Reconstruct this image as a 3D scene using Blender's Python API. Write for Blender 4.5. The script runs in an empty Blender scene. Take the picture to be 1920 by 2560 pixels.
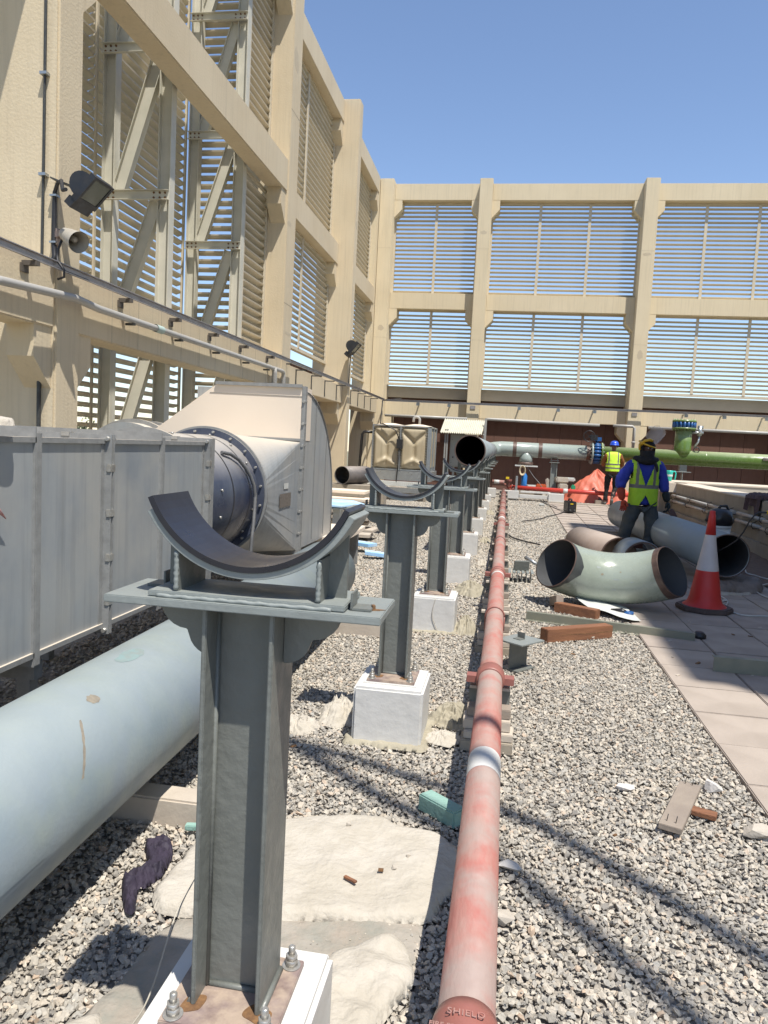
import bpy, bmesh, math, random
import numpy as np
from mathutils import Vector, Matrix, noise, Euler
random.seed(7); rng = np.random.default_rng(7)
R = math.radians; PI = math.pi
S = bpy.context.scene
C = S.collection
# ------------------------------------------------------------------ camera
_M = [[0.98581, 0.159673, 0.05179], [0.065308, -0.080602, -0.994605], [-0.154637, 0.983874, -0.089887]]
cd = bpy.data.cameras.new('camera'); cam = bpy.data.objects.new('camera', cd); C.objects.link(cam)
m3 = Matrix(((_M[0][0], -_M[1][0], -_M[2][0]), (_M[0][1], -_M[1][1], -_M[2][1]), (_M[0][2], -_M[1][2], -_M[2][2])))
cam.matrix_world = Matrix.Translation((0, 0, 1.5)) @ m3.to_4x4()
cd.sensor_width = 36; cd.lens = 36 * 1890 / 2560; cd.clip_start = .05; cd.clip_end = 2000
S.camera = cam
# ------------------------------------------------------------------ sky, sun, exposure
SUN = Vector((.82, -1.0, 2.9)).normalized()
elev = math.asin(SUN.z); azim = math.atan2(SUN.x, SUN.y)
w = bpy.data.worlds.new('World'); S.world = w; w.use_nodes = True
nt = w.node_tree; bg = nt.nodes['Background']
sk = nt.nodes.new('ShaderNodeTexSky'); sk.sky_type = 'NISHITA'; sk.sun_disc = False
sk.sun_elevation = elev; sk.sun_rotation = azim; sk.air_density = 1.0; sk.dust_density = .2; sk.ozone_density = 3.2; sk.altitude = 200
hs = nt.nodes.new('ShaderNodeMix'); hs.data_type = 'RGBA'; hs.blend_type = 'MULTIPLY'; hs.inputs[0].default_value = 1; hs.inputs[7].default_value = (1.07, 1.01, 1.0, 1)
nt.links.new(sk.outputs[0], hs.inputs[6]); nt.links.new(hs.outputs[2], bg.inputs[0]); bg.inputs[1].default_value = .132
sl = bpy.data.lights.new('sun', 'SUN'); sl.energy = 4.6; sl.angle = R(.53); sl.color = (1, .955, .88)
so = bpy.data.objects.new('sun', sl); C.objects.link(so); so.rotation_euler = SUN.to_track_quat('Z', 'Y').to_euler()
S.view_settings.view_transform = 'Standard'; S.view_settings.look = 'None'; S.view_settings.exposure = 0.5; S.view_settings.gamma = 1
S.view_settings.use_curve_mapping = False

# ------------------------------------------------------------------ materials
_mats = {}
def mat(name, col, rough=.6, metal=0., col2=None, scale=6., amt=.5, bump=0., bscale=60., spec=.5, dust_sheen=None, dust_sheen_amt=.0, stretch=(1, 1, 1), streak=0., contrast=(.35, .65), alpha=1., col3=None, scale3=1.3, amt3=.5, emit=None):
    """object-space procedural material: base colour, a second patchy colour, a third broad one, streaks and fine bump"""
    if name in _mats: return _mats[name]
    m = bpy.data.materials.new(name); m.use_nodes = True; _mats[name] = m
    t = m.node_tree; N = t.nodes; L = t.links; b = N['Principled BSDF']
    b.inputs['Roughness'].default_value = rough; b.inputs['Metallic'].default_value = metal
    b.inputs['Specular IOR Level'].default_value = spec
    tc = N.new('ShaderNodeTexCoord'); mp = N.new('ShaderNodeMapping'); mp.inputs['Scale'].default_value = stretch
    L.new(tc.outputs['Object'], mp.inputs[0])
    cur = N.new('ShaderNodeRGB'); cur.outputs[0].default_value = (*col, 1); cur = cur.outputs[0]
    def layer(cur, c, sc, am, ctr, vec, det=8):
        n = N.new('ShaderNodeTexNoise'); n.inputs['Scale'].default_value = sc; n.inputs['Detail'].default_value = det; n.inputs['Roughness'].default_value = .62
        L.new(vec, n.inputs['Vector'])
        r = N.new('ShaderNodeMapRange'); r.inputs[1].default_value = ctr[0]; r.inputs[2].default_value = ctr[1]; r.inputs[4].default_value = am
        L.new(n.outputs[0], r.inputs[0])
        x = N.new('ShaderNodeMix'); x.data_type = 'RGBA'; L.new(r.outputs[0], x.inputs[0]); L.new(cur, x.inputs[6]); x.inputs[7].default_value = (*c, 1)
        return x.outputs[2]
    if col2: cur = layer(cur, col2, scale, amt, contrast, mp.outputs[0])
    if col3: cur = layer(cur, col3, scale3, amt3, (.42, .62), tc.outputs['Object'], 4)
    if streak:
        mp2 = N.new('ShaderNodeMapping'); mp2.inputs['Scale'].default_value = (9, 9, .35); L.new(tc.outputs['Object'], mp2.inputs[0])
        cur = layer(cur, tuple(c * .62 for c in col), 2.2, streak, (.5, .75), mp2.outputs[0], 5)
    if dust_sheen:  # upward faces tinted: dust, plus a painted sky reflection on the green pipe
        g = N.new('ShaderNodeNewGeometry'); s = N.new('ShaderNodeSeparateXYZ'); L.new(g.outputs['Normal'], s.inputs[0])
        r = N.new('ShaderNodeMapRange'); r.inputs[1].default_value = .3; r.inputs[2].default_value = .9; r.inputs[4].default_value = dust_sheen_amt; L.new(s.outputs[2], r.inputs[0])
        x = N.new('ShaderNodeMix'); x.data_type = 'RGBA'; L.new(r.outputs[0], x.inputs[0]); L.new(cur, x.inputs[6]); x.inputs[7].default_value = (*dust_sheen, 1)
        cur = x.outputs[2]
        ad = N.new('ShaderNodeMapRange'); ad.inputs[3].default_value = metal; ad.inputs[4].default_value = 0; ad.inputs[2].default_value = max(dust_sheen_amt, .01); L.new(r.outputs[0], ad.inputs[0]); L.new(ad.outputs[0], b.inputs['Metallic'])
    L.new(cur, b.inputs['Base Color'])
    # roughness break-up
    n = N.new('ShaderNodeTexNoise'); n.inputs['Scale'].default_value = scale * 1.7; n.inputs['Detail'].default_value = 6; L.new(tc.outputs['Object'], n.inputs['Vector'])
    r = N.new('ShaderNodeMapRange'); r.inputs[3].default_value = max(0, rough - .12); r.inputs[4].default_value = min(1, rough + .12); r.inputs[1].default_value = .3; r.inputs[2].default_value = .7; L.new(n.outputs[0], r.inputs[0]); L.new(r.outputs[0], b.inputs['Roughness'])
    if bump:
        n = N.new('ShaderNodeTexNoise'); n.inputs['Scale'].default_value = bscale; n.inputs['Detail'].default_value = 5; L.new(mp.outputs[0], n.inputs['Vector'])
        bp = N.new('ShaderNodeBump'); bp.inputs['Strength'].default_value = bump; bp.inputs['Distance'].default_value = .01; L.new(n.outputs[0], bp.inputs['Height']); L.new(bp.outputs[0], b.inputs['Normal'])
    if alpha < 1:
        b.inputs['Alpha'].default_value = alpha
    return m

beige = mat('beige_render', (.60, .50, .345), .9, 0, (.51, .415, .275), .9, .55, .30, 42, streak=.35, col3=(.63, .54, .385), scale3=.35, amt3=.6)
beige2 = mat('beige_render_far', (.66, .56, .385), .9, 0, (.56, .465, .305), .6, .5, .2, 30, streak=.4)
slatm = mat('slat_paint', (.58, .51, .385), .6, 0, (.42, .36, .26), 3, .4)
creamsteel = mat('cream_steel_paint', (.60, .57, .475), .5, 0, (.42, .41, .33), 3, .5, .05, 40)
brown = mat('brown_wall_paint', (.135, .068, .05), .85, 0, (.165, .09, .066), 1.2, .6, .1, 20, streak=.3)
greysill = mat('grey_beam', (.36, .33, .27), .85, 0, (.30, .27, .22), 2, .5)
postgrey = mat('grey_green_post_paint', (.155, .162, .146), .42, 0, (.128, .134, .120), 9, .6, .32, 34, col3=(.18, .188, .172), scale3=2.5, amt3=.5)
postlight = mat('grey_post_plate_paint', (.235, .255, .24), .5, 0, (.195, .21, .198), 9, .5, .28, 30)
rubber = mat('black_rubber_pad', (.016, .016, .022), .33, 0, (.05, .045, .045), 5, .35, .04, 30, contrast=(.5, .8))
whitepaint = mat('white_plinth_paint', (.60, .59, .56), .7, 0, (.48, .465, .43), 5, .6, .45, 14, col3=(.64, .63, .60), scale3=2, amt3=.4)
rustprimer = mat('rusty_base_primer', (.25, .19, .175), .55, 0, (.12, .075, .06), 14, .8, .25, 50, col3=(.42, .33, .25), scale3=11, amt3=.8)
bracketm = mat('dull_bracket', (.10, .085, .07), .7)
rustplate = mat('rust_burn', (.10, .05, .025), .8, 0, (.30, .16, .06), 40, .6, .5, 60)
galv = mat('galvanised_steel', (.42, .44, .44), .38, .75, (.32, .34, .35), 12, .6)
boltm = mat('bolt_zinc', (.46, .45, .42), .4, .6, (.30, .27, .22), 60, .5)
ductm = mat('weathered_duct_sheet', (.345, .36, .36), .5, .15, (.23, .255, .28), 2.6, .85, .08, 20, dust_sheen=(.55, .48, .385), dust_sheen_amt=.92, stretch=(1, 1, .3), streak=.6, col3=(.39, .38, .35), scale3=1.6, amt3=.75, contrast=(.38, .66))
ductflange = mat('dusty_duct_flange', (.28, .282, .272), .7, .2, (.20, .20, .195), 16, .7, .1, 60, dust_sheen=(.55, .48, .385), dust_sheen_amt=.9)
dustcream = mat('sand_dusted_sheet', (.72, .62, .505), .9, 0, (.66, .56, .45), 1.5, .4, .05, 30)
fanblue = mat('blue_black_fan_paint', (.022, .032, .07), .36, .2, (.15, .165, .19), 2.2, .45, .05, 40, dust_sheen=(.55, .50, .42), dust_sheen_amt=.75, stretch=(1, 1, .4), col3=(.10, .11, .14), scale3=1.6, amt3=.8)
bigpipem = mat('pale_blue_pipe_paint', (.24, .285, .272), .5, 0, (.175, .225, .26), 5, .8, .10, 60, dust_sheen=(.33, .365, .34), dust_sheen_amt=.5, col3=(.215, .26, .32), scale3=3.2, amt3=.5)
greypipe = mat('grey_coated_pipe', (.29, .325, .315), .42, 0, (.28, .30, .29), 2.5, .6, .04, 60, col3=(.30, .35, .42), scale3=1.4, amt3=.4)
sagepipe = mat('sage_green_pipe_paint', (.285, .325, .27), .26, 0, (.24, .27, .225), 7, .6, .04, 50, col3=(.32, .355, .30), scale3=1.3, amt3=.5)
headerpipe = mat('pale_sage_header_paint', (.30, .345, .315), .25, 0, (.26, .305, .275), 2.5, .5)
greenpipe = mat('leaf_green_pipe_paint', (.10, .17, .038), .25, 0, (.085, .14, .03), 5, .6, 0, 20, dust_sheen=(.42, .47, .30), dust_sheen_amt=.75, stretch=(9, 1, 1))  # pale top: dust together with the sky's highlight painted into the colour
barepipe = mat('bare_pipe_band', (.085, .055, .045), .5, .1, (.16, .10, .075), 14, .6)
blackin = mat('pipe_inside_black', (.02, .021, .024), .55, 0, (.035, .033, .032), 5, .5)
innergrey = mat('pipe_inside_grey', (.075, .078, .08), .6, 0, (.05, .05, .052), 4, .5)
redpipe = mat('faded_red_pipe_paint', (.37, .12, .095), .7, 0, (.36, .215, .175), 12, .85, .2, 60, stretch=(1, .3, 1), col3=(.325, .25, .215), scale3=4.2, amt3=.9, contrast=(.36, .60))
redfresh = mat('red_pipe_paint', (.52, .05, .035), .35, 0, (.42, .045, .03), 5, .5)
redcouple = mat('red_brown_coupling', (.30, .115, .09), .5, 0, (.20, .08, .065), 14, .6)
pvc = mat('pvc_grey_white', (.37, .355, .325), .45, 0, (.38, .37, .34), 3, .5)
tray = mat('cable_tray_steel', (.40, .375, .37), .4, .55, (.24, .22, .22), 6, .5)
blackcable = mat('black_cable', (.02, .02, .022), .5)
greycable = mat('grey_cable', (.12, .12, .12), .5)
whitecable = mat('white_cable', (.55, .54, .50), .5)
conduit = mat('dark_conduit', (.06, .063, .06), .5, .2, (.03, .03, .03), 14, .7)
floodm = mat('floodlight_body', (.018, .019, .022), .45, 0, (.035, .035, .035), 10, .5)
floodglass = mat('floodlight_glass', (.10, .115, .095), .12, 0, (.14, .15, .12), 6, .5)
hornm = mat('loudspeaker_cream', (.40, .37, .31), .6, 0, (.30, .26, .20), 8, .6)
paving = mat('paving_concrete', (.40, .34, .285), .85, 0, (.33, .275, .23), 3, .5, .15, 50, col3=(.28, .235, .195), scale3=2.2, amt3=.45)
paving2 = mat('paving_concrete_darker', (.38, .32, .27), .85, 0, (.30, .25, .21), 3, .5, .15, 50, col3=(.26, .215, .18), scale3=2.2, amt3=.5)
bedm = mat('gravel_bed_dark', (.30, .275, .24), .95, 0, (.18, .165, .145), 40, .7, .8, 45)
dirtm = mat('brown_dirt', (.13, .085, .06), .95, 0, (.19, .13, .095), 10, .6, .7, 30)
concm = mat('rough_concrete', (.34, .295, .23), .9, 0, (.26, .22, .17), 2.5, .6, .25, 30, streak=.6)
concwhite = mat('pale_concrete_coping', (.56, .49, .40), .85, 0, (.60, .53, .44), 2, .4, .1, 30)
wood = mat('orange_brown_timber', (.26, .115, .055), .75, 0, (.13, .055, .03), 4, .7, .3, 30, stretch=(1, 9, 9))
woodgrey = mat('grey_weathered_timber', (.30, .25, .20), .85, 0, (.22, .18, .15), 6, .7, .3, 30)
woodblock = mat('block_cream', (.50, .44, .36), .85, 0, (.40, .34, .28), 8, .6, .2, 40)
greensteel = mat('olive_grey_channel', (.20, .205, .16), .5, .2, (.26, .25, .19), 8, .6)
whitecloth = mat('white_felt', (.47, .43, .365), .95, 0, (.35, .31, .25), 14, .5, .8, 45, contrast=(.45, .75), col3=(.40, .36, .29), scale3=3.5, amt3=.6)
creamcloth = mat('cream_sack_cloth', (.36, .325, .245), .95, 0, (.24, .21, .15), 7, .5, .4, 60)
purplecloth = mat('dark_purple_cloth', (.018, .014, .028), .8, 0, (.045, .032, .055), 9, .6, .5, 60)
orangetarp = mat('orange_tarpaulin', (.56, .145, .085), .6, 0, (.44, .10, .06), 3, .4)
foam = mat('green_foam', (.26, .42, .36), .85, 0, (.20, .33, .28), 18, .6, .4, 60)
tankm = mat('tan_grp_tank', (.43, .36, .24), .5, 0, (.37, .30, .19), 3, .5, .05, 30, streak=.5, col3=(.47, .41, .29))
whitesheet = mat('white_metal_sheet', (.62, .63, .60), .45, .1, (.52, .53, .49), 6, .4)
bluesheet = mat('blue_white_board', (.52, .66, .76), .5, 0, (.22, .48, .80), 1.7, .8, 0, 10, contrast=(.42, .62))
cabinet = mat('cabinet_grey', (.40, .40, .36), .5)
valveblue = mat('blue_valve_paint', (.02, .10, .28), .4, 0, (.015, .06, .2), 9, .5)
jugm = mat('turquoise_plastic', (.03, .50, .40), .35)
orangeplastic = mat('orange_red_plastic', (.50, .10, .03), .45)
yellowp = mat('yellow_plastic', (.70, .50, .02), .4)
blackp = mat('black_plastic', (.02, .02, .022), .4)
conered = mat('cone_red', (.55, .03, .025), .5, 0, (.45, .03, .025), 6, .5)
conewhite = mat('cone_white_sleeve', (.55, .51, .50), .5, 0, (.45, .41, .40), 9, .6)
conebase = mat('cone_base_rubber', (.085, .06, .055), .8, 0, (.12, .09, .08), 8, .6)
skin = mat('skin', (.13, .065, .045), .6)
vestm = None
blueshirt = mat('royal_blue_cloth', (.02, .035, .30), .8, 0, (.035, .06, .42), 5, .5, .8, 12)
jeans = mat('faded_dark_jeans', (.035, .05, .065), .9, 0, (.085, .085, .07), 6, .8, .6, 16)
blackcloth = mat('black_cloth', (.008, .008, .009), .9, 0, (.02, .018, .018), 9, .5, .6, 16)
redglove = mat('red_leather_glove', (.36, .045, .02), .8, 0, (.22, .03, .015), 9, .6, .6, 20)
blackglove = mat('black_glove', (.012, .018, .02), .8)
brownshirt = mat('brown_shirt', (.22, .08, .02), .9, 0, (.16, .055, .015), 8, .5, .5, 20)
shoem = mat('grey_shoe', (.12, .115, .105), .7)
helmetblue = mat('blue_helmet', (.02, .08, .55), .3)
helmetyellow = mat('yellow_helmet', (.60, .36, .02), .4)
visorm = mat('smoky_visor', (.95, .88, .78), .25, 0, alpha=.30)
leafm = mat('tree_leaves', (.045, .085, .025), .8, 0, (.07, .11, .035), .8, .7)
barkm = mat('bark', (.09, .065, .045), .9)
landm = mat('dry_land', (.25, .21, .14), .95, 0, (.12, .14, .07), .05, .7)
roofm = mat('corrugated_sheet', (.62, .60, .50), .5, .1, (.52, .50, .41), 4, .5)
purplebrown = mat('held_brown_block', (.09, .05, .045), .7)
purlin = mat('purlin', (.3, .3, .28), .6)

# ------------------------------------------------------------------ builders
class MB:
    def __init__(s): s.v = []; s.f = []; s.sm = []; s.mi = []; s.cur = 0
    def add(s, vs, fs, smooth=False):
        o = len(s.v); s.v += [tuple(v) for v in vs]; s.f += [tuple(i + o for i in f) for f in fs]; s.sm += [smooth] * len(fs); s.mi += [s.cur] * len(fs); return s
    def box(s, x0, x1, y0, y1, z0, z1, mtx=None):
        vs = [(x0, y0, z0), (x1, y0, z0), (x1, y1, z0), (x0, y1, z0), (x0, y0, z1), (x1, y0, z1), (x1, y1, z1), (x0, y1, z1)]
        if mtx: vs = [mtx @ Vector(v) for v in vs]
        return s.add(vs, [(0, 3, 2, 1), (4, 5, 6, 7), (0, 1, 5, 4), (1, 2, 6, 5), (2, 3, 7, 6), (3, 0, 4, 7)])
    def obox(s, c, size, rz=0, rx=0, ry=0):
        m = Matrix.Translation(c) @ Euler((rx, ry, rz)).to_matrix().to_4x4(); a, b, d = [q / 2 for q in size]
        return s.box(-a, a, -b, b, -d, d, m)
    def bar(s, p, q, w, h, up=(0, 0, 1)):
        p = Vector(p); q = Vector(q); d = (q - p); L = d.length; d.normalize(); u = Vector(up)
        if abs(d.dot(u)) > .99: u = Vector((0, 1, 0))
        x = d.cross(u).normalized(); u = x.cross(d).normalized()
        m = Matrix((x, d, u)).transposed().to_4x4(); m.translation = p
        return s.box(-w / 2, w / 2, 0, L, -h / 2, h / 2, m)
    def prism(s, poly, a, b, axis='y'):
        """poly in the plane perpendicular to axis; y: (x,z)  x: (y,z)  z: (x,y)"""
        n = len(poly)
        f = {'y': lambda p, t: (p[0], t, p[1]), 'x': lambda p, t: (t, p[0], p[1]), 'z': lambda p, t: (p[0], p[1], t)}[axis]
        vs = [f(p, a) for p in poly] + [f(p, b) for p in poly]
        fs = [tuple(range(n)), tuple(range(2 * n - 1, n - 1, -1))] + [(i, i + n, (i + 1) % n + n, (i + 1) % n) for i in range(n)]
        return s.add(vs, fs)
    def tube(s, pts, r, n=12, caps=True, smooth=True):
        pts = [Vector(p) for p in pts]; rs = r if isinstance(r, (list, tuple)) else [r] * len(pts)
        rings = []; prev = None
        for i, p in enumerate(pts):
            t = (pts[min(i + 1, len(pts) - 1)] - pts[max(i - 1, 0)]).normalized()
            if prev is None:
                a = Vector((0, 0, 1)) if abs(t.z) < .9 else Vector((0, 1, 0)); x = t.cross(a).normalized()
            else:
                x = (prev - t * prev.dot(t)).normalized()
            prev = x; y = t.cross(x)
            rings.append([p + (x * math.cos(2 * PI * k / n) + y * math.sin(2 * PI * k / n)) * rs[i] for k in range(n)])
        vs = [v for g in rings for v in g]; fs = []
        for i in range(len(pts) - 1):
            for k in range(n): fs.append((i * n + k, i * n + (k + 1) % n, (i + 1) * n + (k + 1) % n, (i + 1) * n + k))
        s.add(vs, fs, smooth)
        if caps: s.add(rings[0], [tuple(range(n - 1, -1, -1))]); s.add(rings[-1], [tuple(range(n))])
        return s
    def cyl(s, p, q, r, n=16, r2=None, caps=True): return s.tube([p, q], [r, r if r2 is None else r2], n, caps)
    def ringtube(s, p, q, ro, ri, n=32):
        """pipe wall with both ends open: outer, inner and annular ends"""
        p = Vector(p); q = Vector(q); t = (q - p).normalized(); a = Vector((0, 0, 1)) if abs(t.z) < .9 else Vector((0, 1, 0)); x = t.cross(a).normalized(); y = t.cross(x)
        def rg(c, r): return [c + (x * math.cos(2 * PI * k / n) + y * math.sin(2 * PI * k / n)) * r for k in range(n)]
        vs = rg(p, ro) + rg(q, ro) + rg(p, ri) + rg(q, ri); k1 = lambda k: (k + 1) % n
        s.add(vs, [(k, k1(k), n + k1(k), n + k) for k in range(n)] + [(2 * n + k1(k), 2 * n + k, 3 * n + k, 3 * n + k1(k)) for k in range(n)], True)
        s.add(vs, [(k1(k), k, 2 * n + k, 2 * n + k1(k)) for k in range(n)] + [(n + k, n + k1(k), 3 * n + k1(k), 3 * n + k) for k in range(n)])
        return s
    def build(s, name, m, parent=None, bevel=0, local=False, loc=None, seg=2):
        me = bpy.data.meshes.new(name); me.from_pydata(s.v, [], s.f)
        me.polygons.foreach_set('use_smooth', s.sm)
        ms = m if isinstance(m, (list, tuple)) else [m]
        for q in ms: me.materials.append(q)
        if len(ms) > 1: me.polygons.foreach_set('material_index', s.mi)
        bm = bmesh.new(); bm.from_mesh(me)
        bmesh.ops.remove_doubles(bm, verts=bm.verts, dist=1e-5)
        bmesh.ops.recalc_face_normals(bm, faces=bm.faces)
        if bevel:
            es = [e for e in bm.edges if len(e.link_faces) == 2 and e.calc_face_angle(0) > .6]
            bmesh.ops.bevel(bm, geom=es, offset=bevel, segments=seg, affect='EDGES', clamp_overlap=True)
        bm.to_mesh(me); bm.free()
        o = bpy.data.objects.new(name, me); C.objects.link(o)
        org = Vector((0, 0, 0))
        if parent is not None:
            o.parent = parent
            if not local:
                q = parent; 
                while q is not None: org = org + q.location; q = q.parent
        elif loc is not None:
            org = Vector(loc)
        if org.length > 0 and not local:
            me.transform(Matrix.Translation(-org))
        if parent is None and loc is not None: o.location = loc
        return o
def build_each(b, name, m, parent, **kw):
    """every loose piece collected in b becomes an object of its own"""
    n = len(b.v); par = list(range(n))
    def fd(i):
        while par[i] != i: par[i] = par[par[i]]; i = par[i]
        return i
    key = {}
    for i, v in enumerate(b.v):
        k = (round(v[0], 5), round(v[1], 5), round(v[2], 5))
        if k in key: par[fd(i)] = fd(key[k])
        else: key[k] = i
    for f in b.f:
        for q in f[1:]: par[fd(q)] = fd(f[0])
    g = {}
    for fi, f in enumerate(b.f): g.setdefault(fd(f[0]), []).append(fi)
    out = []
    for fl in g.values():
        c = MB(); mp = {}
        for fi in fl:
            nf = []
            for q in b.f[fi]:
                if q not in mp: mp[q] = len(c.v); c.v.append(b.v[q])
                nf.append(mp[q])
            c.f.append(tuple(nf)); c.sm.append(b.sm[fi]); c.mi.append(0)
        out.append(c.build(name, m, parent, **kw))
    return out
def lerp3(a, b, t): return tuple(a[i] + (b[i] - a[i]) * t for i in range(3))
def thing(name, label, cat, loc=(0, 0, 0), rz=0, group=None):
    o = bpy.data.objects.new(name, None); C.objects.link(o); o.location = loc; o.rotation_euler = (0, 0, rz); o.empty_display_size = .1
    o['label'] = label; o['category'] = cat
    if group: o['group'] = group
    return o
def tag(o, label, cat, group=None):
    o['label'] = label; o['category'] = cat
    if group: o['group'] = group
    return o
def struct(o): o['kind'] = 'structure'; return o
def stuff(o): o['kind'] = 'stuff'; return o
def copy(o, parent, loc=None, name=None):
    c = o.copy(); C.objects.link(c); c.parent = parent
    if loc is not None: c.location = loc
    return c
def copy_tree(root, loc, label, rz=None):
    r = root.copy(); C.objects.link(r); r.location = loc; r['label'] = label
    if rz is not None: r.rotation_euler = (0, 0, rz)
    for ch in list(root.children):
        c = ch.copy(); C.objects.link(c); c.parent = r
        for g in ch.children:
            d = g.copy(); C.objects.link(d); d.parent = c
    return r
def gh(y): return max(0., (y - 12) * .0145)
def poly_near(x, y, P):
    best = None; n = len(P)
    for i in range(n):
        x1, y1 = P[i]; x2, y2 = P[(i + 1) % n]; dx, dy = x2 - x1, y2 - y1; t = max(0, min(1, ((x - x1) * dx + (y - y1) * dy) / (dx * dx + dy * dy + 1e-12)))
        q = (x1 + t * dx, y1 + t * dy); d = math.hypot(x - q[0], y - q[1])
        if best is None or d < best[0]: best = (d, q)
    return best[1]
def poly_dist(x, y, P):
    ins = False; d = 1e9; n = len(P)
    for i in range(n):
        x1, y1 = P[i]; x2, y2 = P[(i + 1) % n]
        if (y1 > y) != (y2 > y) and x < (x2 - x1) * (y - y1) / (y2 - y1) + x1: ins = not ins
        dx, dy = x2 - x1, y2 - y1; t = max(0, min(1, ((x - x1) * dx + (y - y1) * dy) / (dx * dx + dy * dy + 1e-12)))
        d = min(d, math.hypot(x - x1 - t * dx, y - y1 - t * dy))
    return d if ins else -d
def sheet(name, P, res, thick, edge, amp, nscale, m, base=0., ridged=False, peak=None, seed=0., loc=None, parent=None, z0=None):
    """crumpled cloth / felt / heap: height field over an irregular outline, rounded down to what it lies on"""
    # roughen and smooth the outline
    Q = []
    n = len(P)
    for i in range(n):
        p0_, p1_, p2_, p3_ = [Vector(P[(i + k) % n]) for k in (-1, 0, 1, 2)]
        m_ = max(1, int((p2_ - p1_).length / (res * 2)))
        for k in range(m_):
            u = k / m_; q = .5 * ((2 * p1_) + (p2_ - p0_) * u + (2 * p0_ - 5 * p1_ + 4 * p2_ - p3_) * u * u + (3 * p1_ - p0_ - 3 * p2_ + p3_) * u ** 3)
            w_ = edge * .35 * noise.noise(Vector((q.x * 14 + seed, q.y * 14, seed)))
            Q.append((q.x + w_, q.y + w_ * .7))
    P = Q
    xs = [p[0] for p in P]; ys = [p[1] for p in P]
    nx = max(3, int((max(xs) - min(xs)) / res) + 2); ny = max(3, int((max(ys) - min(ys)) / res) + 2)
    b = MB(); idx = {}; vs = []
    for i in range(nx + 1):
        for j in range(ny + 1):
            x = min(xs) + (max(xs) - min(xs)) * i / nx; y = min(ys) + (max(ys) - min(ys)) * j / ny
            d = poly_dist(x, y, P)
            if d < -res * 1.45: continue
            if d < res * .35:
                x, y = poly_near(x, y, P); idx[(i, j)] = len(vs); vs.append((x, y, base - .006)); continue
            k = max(0, min(1, d / edge)); k = math.sqrt(max(0, 1 - (1 - k) ** 2))
            n = noise.noise(Vector((x * nscale + seed, y * nscale - seed, seed * 2))) + .5 * noise.noise(Vector((x * nscale * 2.3 + seed, y * nscale * 2.3, 7 + seed)))
            if ridged:
                wx = x + .25 / nscale * noise.noise(Vector((x * nscale, y * nscale, 3 + seed))); wy = y + .25 / nscale * noise.noise(Vector((x * nscale, y * nscale, 9 + seed)))
                n = .75 - 1.9 * abs(noise.noise(Vector((wx * nscale + seed, wy * nscale, seed)))) - .9 * abs(noise.noise(Vector((wx * nscale * 2.2 + seed, wy * nscale * 2.2, 5 + seed))))
            z = thick * k + amp * n * k
            if peak: z += peak[3] * math.exp(-((x - peak[0]) ** 2 + (y - peak[1]) ** 2) / (2 * peak[2] ** 2)) * (1 + .12 * n) * k
            idx[(i, j)] = len(vs); vs.append((x, y, base + max(z, .002)))
    fs = [(idx[(i, j)], idx[(i + 1, j)], idx[(i + 1, j + 1)], idx[(i, j + 1)]) for i in range(nx) for j in range(ny) if all(q in idx for q in ((i, j), (i + 1, j), (i + 1, j + 1), (i, j + 1)))]
    b.add(vs, fs, True)
    cx = sum(xs) / len(xs); cy = sum(ys) / len(ys)
    return b.build(name, m, parent, loc=None if parent else (cx, cy, base))

# ================================================================== SETTING
# land far below the roof deck, deck, gravel bed, paving
b = MB(); b.add([(-900, -900, -10), (900, -900, -10), (900, 900, -10), (-900, 900, -10)], [(0, 1, 2, 3)]); struct(b.build('ground', landm, loc=(0, 0, -10)))
b = MB()
ys = [-6, 12, 25.4]
for i in range(2):
    y0, y1 = ys[i], ys[i + 1]
    b.add([(-4.9, y0, gh(y0) - .02), (14, y0, gh(y0) - .02), (14, y1, gh(y1) - .02), (-4.9, y1, gh(y1) - .02)], [(0, 1, 2, 3)])
struct(b.build('gravel_bed', bedm, loc=(0, 0, 0)))
b = MB(); b.box(-5.0, 14.2, -6, 25.5, -10, -.05); struct(b.build('roof_slab', beige, loc=(0, 0, -.05)))
# dirt strip between the paving and the basin wall
b = MB(); nx, ny = 14, 90
vs = []; 
for j in range(ny + 1):
    for i in range(nx + 1):
        x = 3.22 + 1.05 * i / nx; y = 2 + 18.2 * j / ny
        vs.append((x, y, gh(y) + .012 + .025 * noise.noise(Vector((x * 4, y * 4, 3)))))
b.add(vs, [(j * (nx + 1) + i, j * (nx + 1) + i + 1, (j + 1) * (nx + 1) + i + 1, (j + 1) * (nx + 1) + i) for j in range(ny) for i in range(nx)], True)
struct(b.build('dirt_strip', dirtm, loc=(3.7, 8, 0)))
# paving tiles
pv = bpy.data.objects.new('paving', None); C.objects.link(pv); pv['kind'] = 'structure'; pv.location = (1.2, 0, 0)
bt = [MB().box(-.2485, .2485, -.250, .250, -.045, .008).build('paving_tile', [paving, paving2][k], pv, bevel=.005, local=True) for k in range(2)]
first = [True, True]; k = 0
for j in range(39):
    for i in range(4):
        y = 1.35 + .505 * j; x = .25 + .505 * i
        if y > 20.9: continue
        h = .003 * rng.normal(); q = int(rng.random() < .4)
        z = gh(y) + abs(h)
        if y < 2 and i == 0: pass
        if first[q]: o = bt[q]; first[q] = False
        else: o = copy(bt[q], pv)
        o.location = (x, y, z); o.rotation_euler = (rng.normal() * .003, rng.normal() * .003 + 0, rng.normal() * .002)
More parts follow.
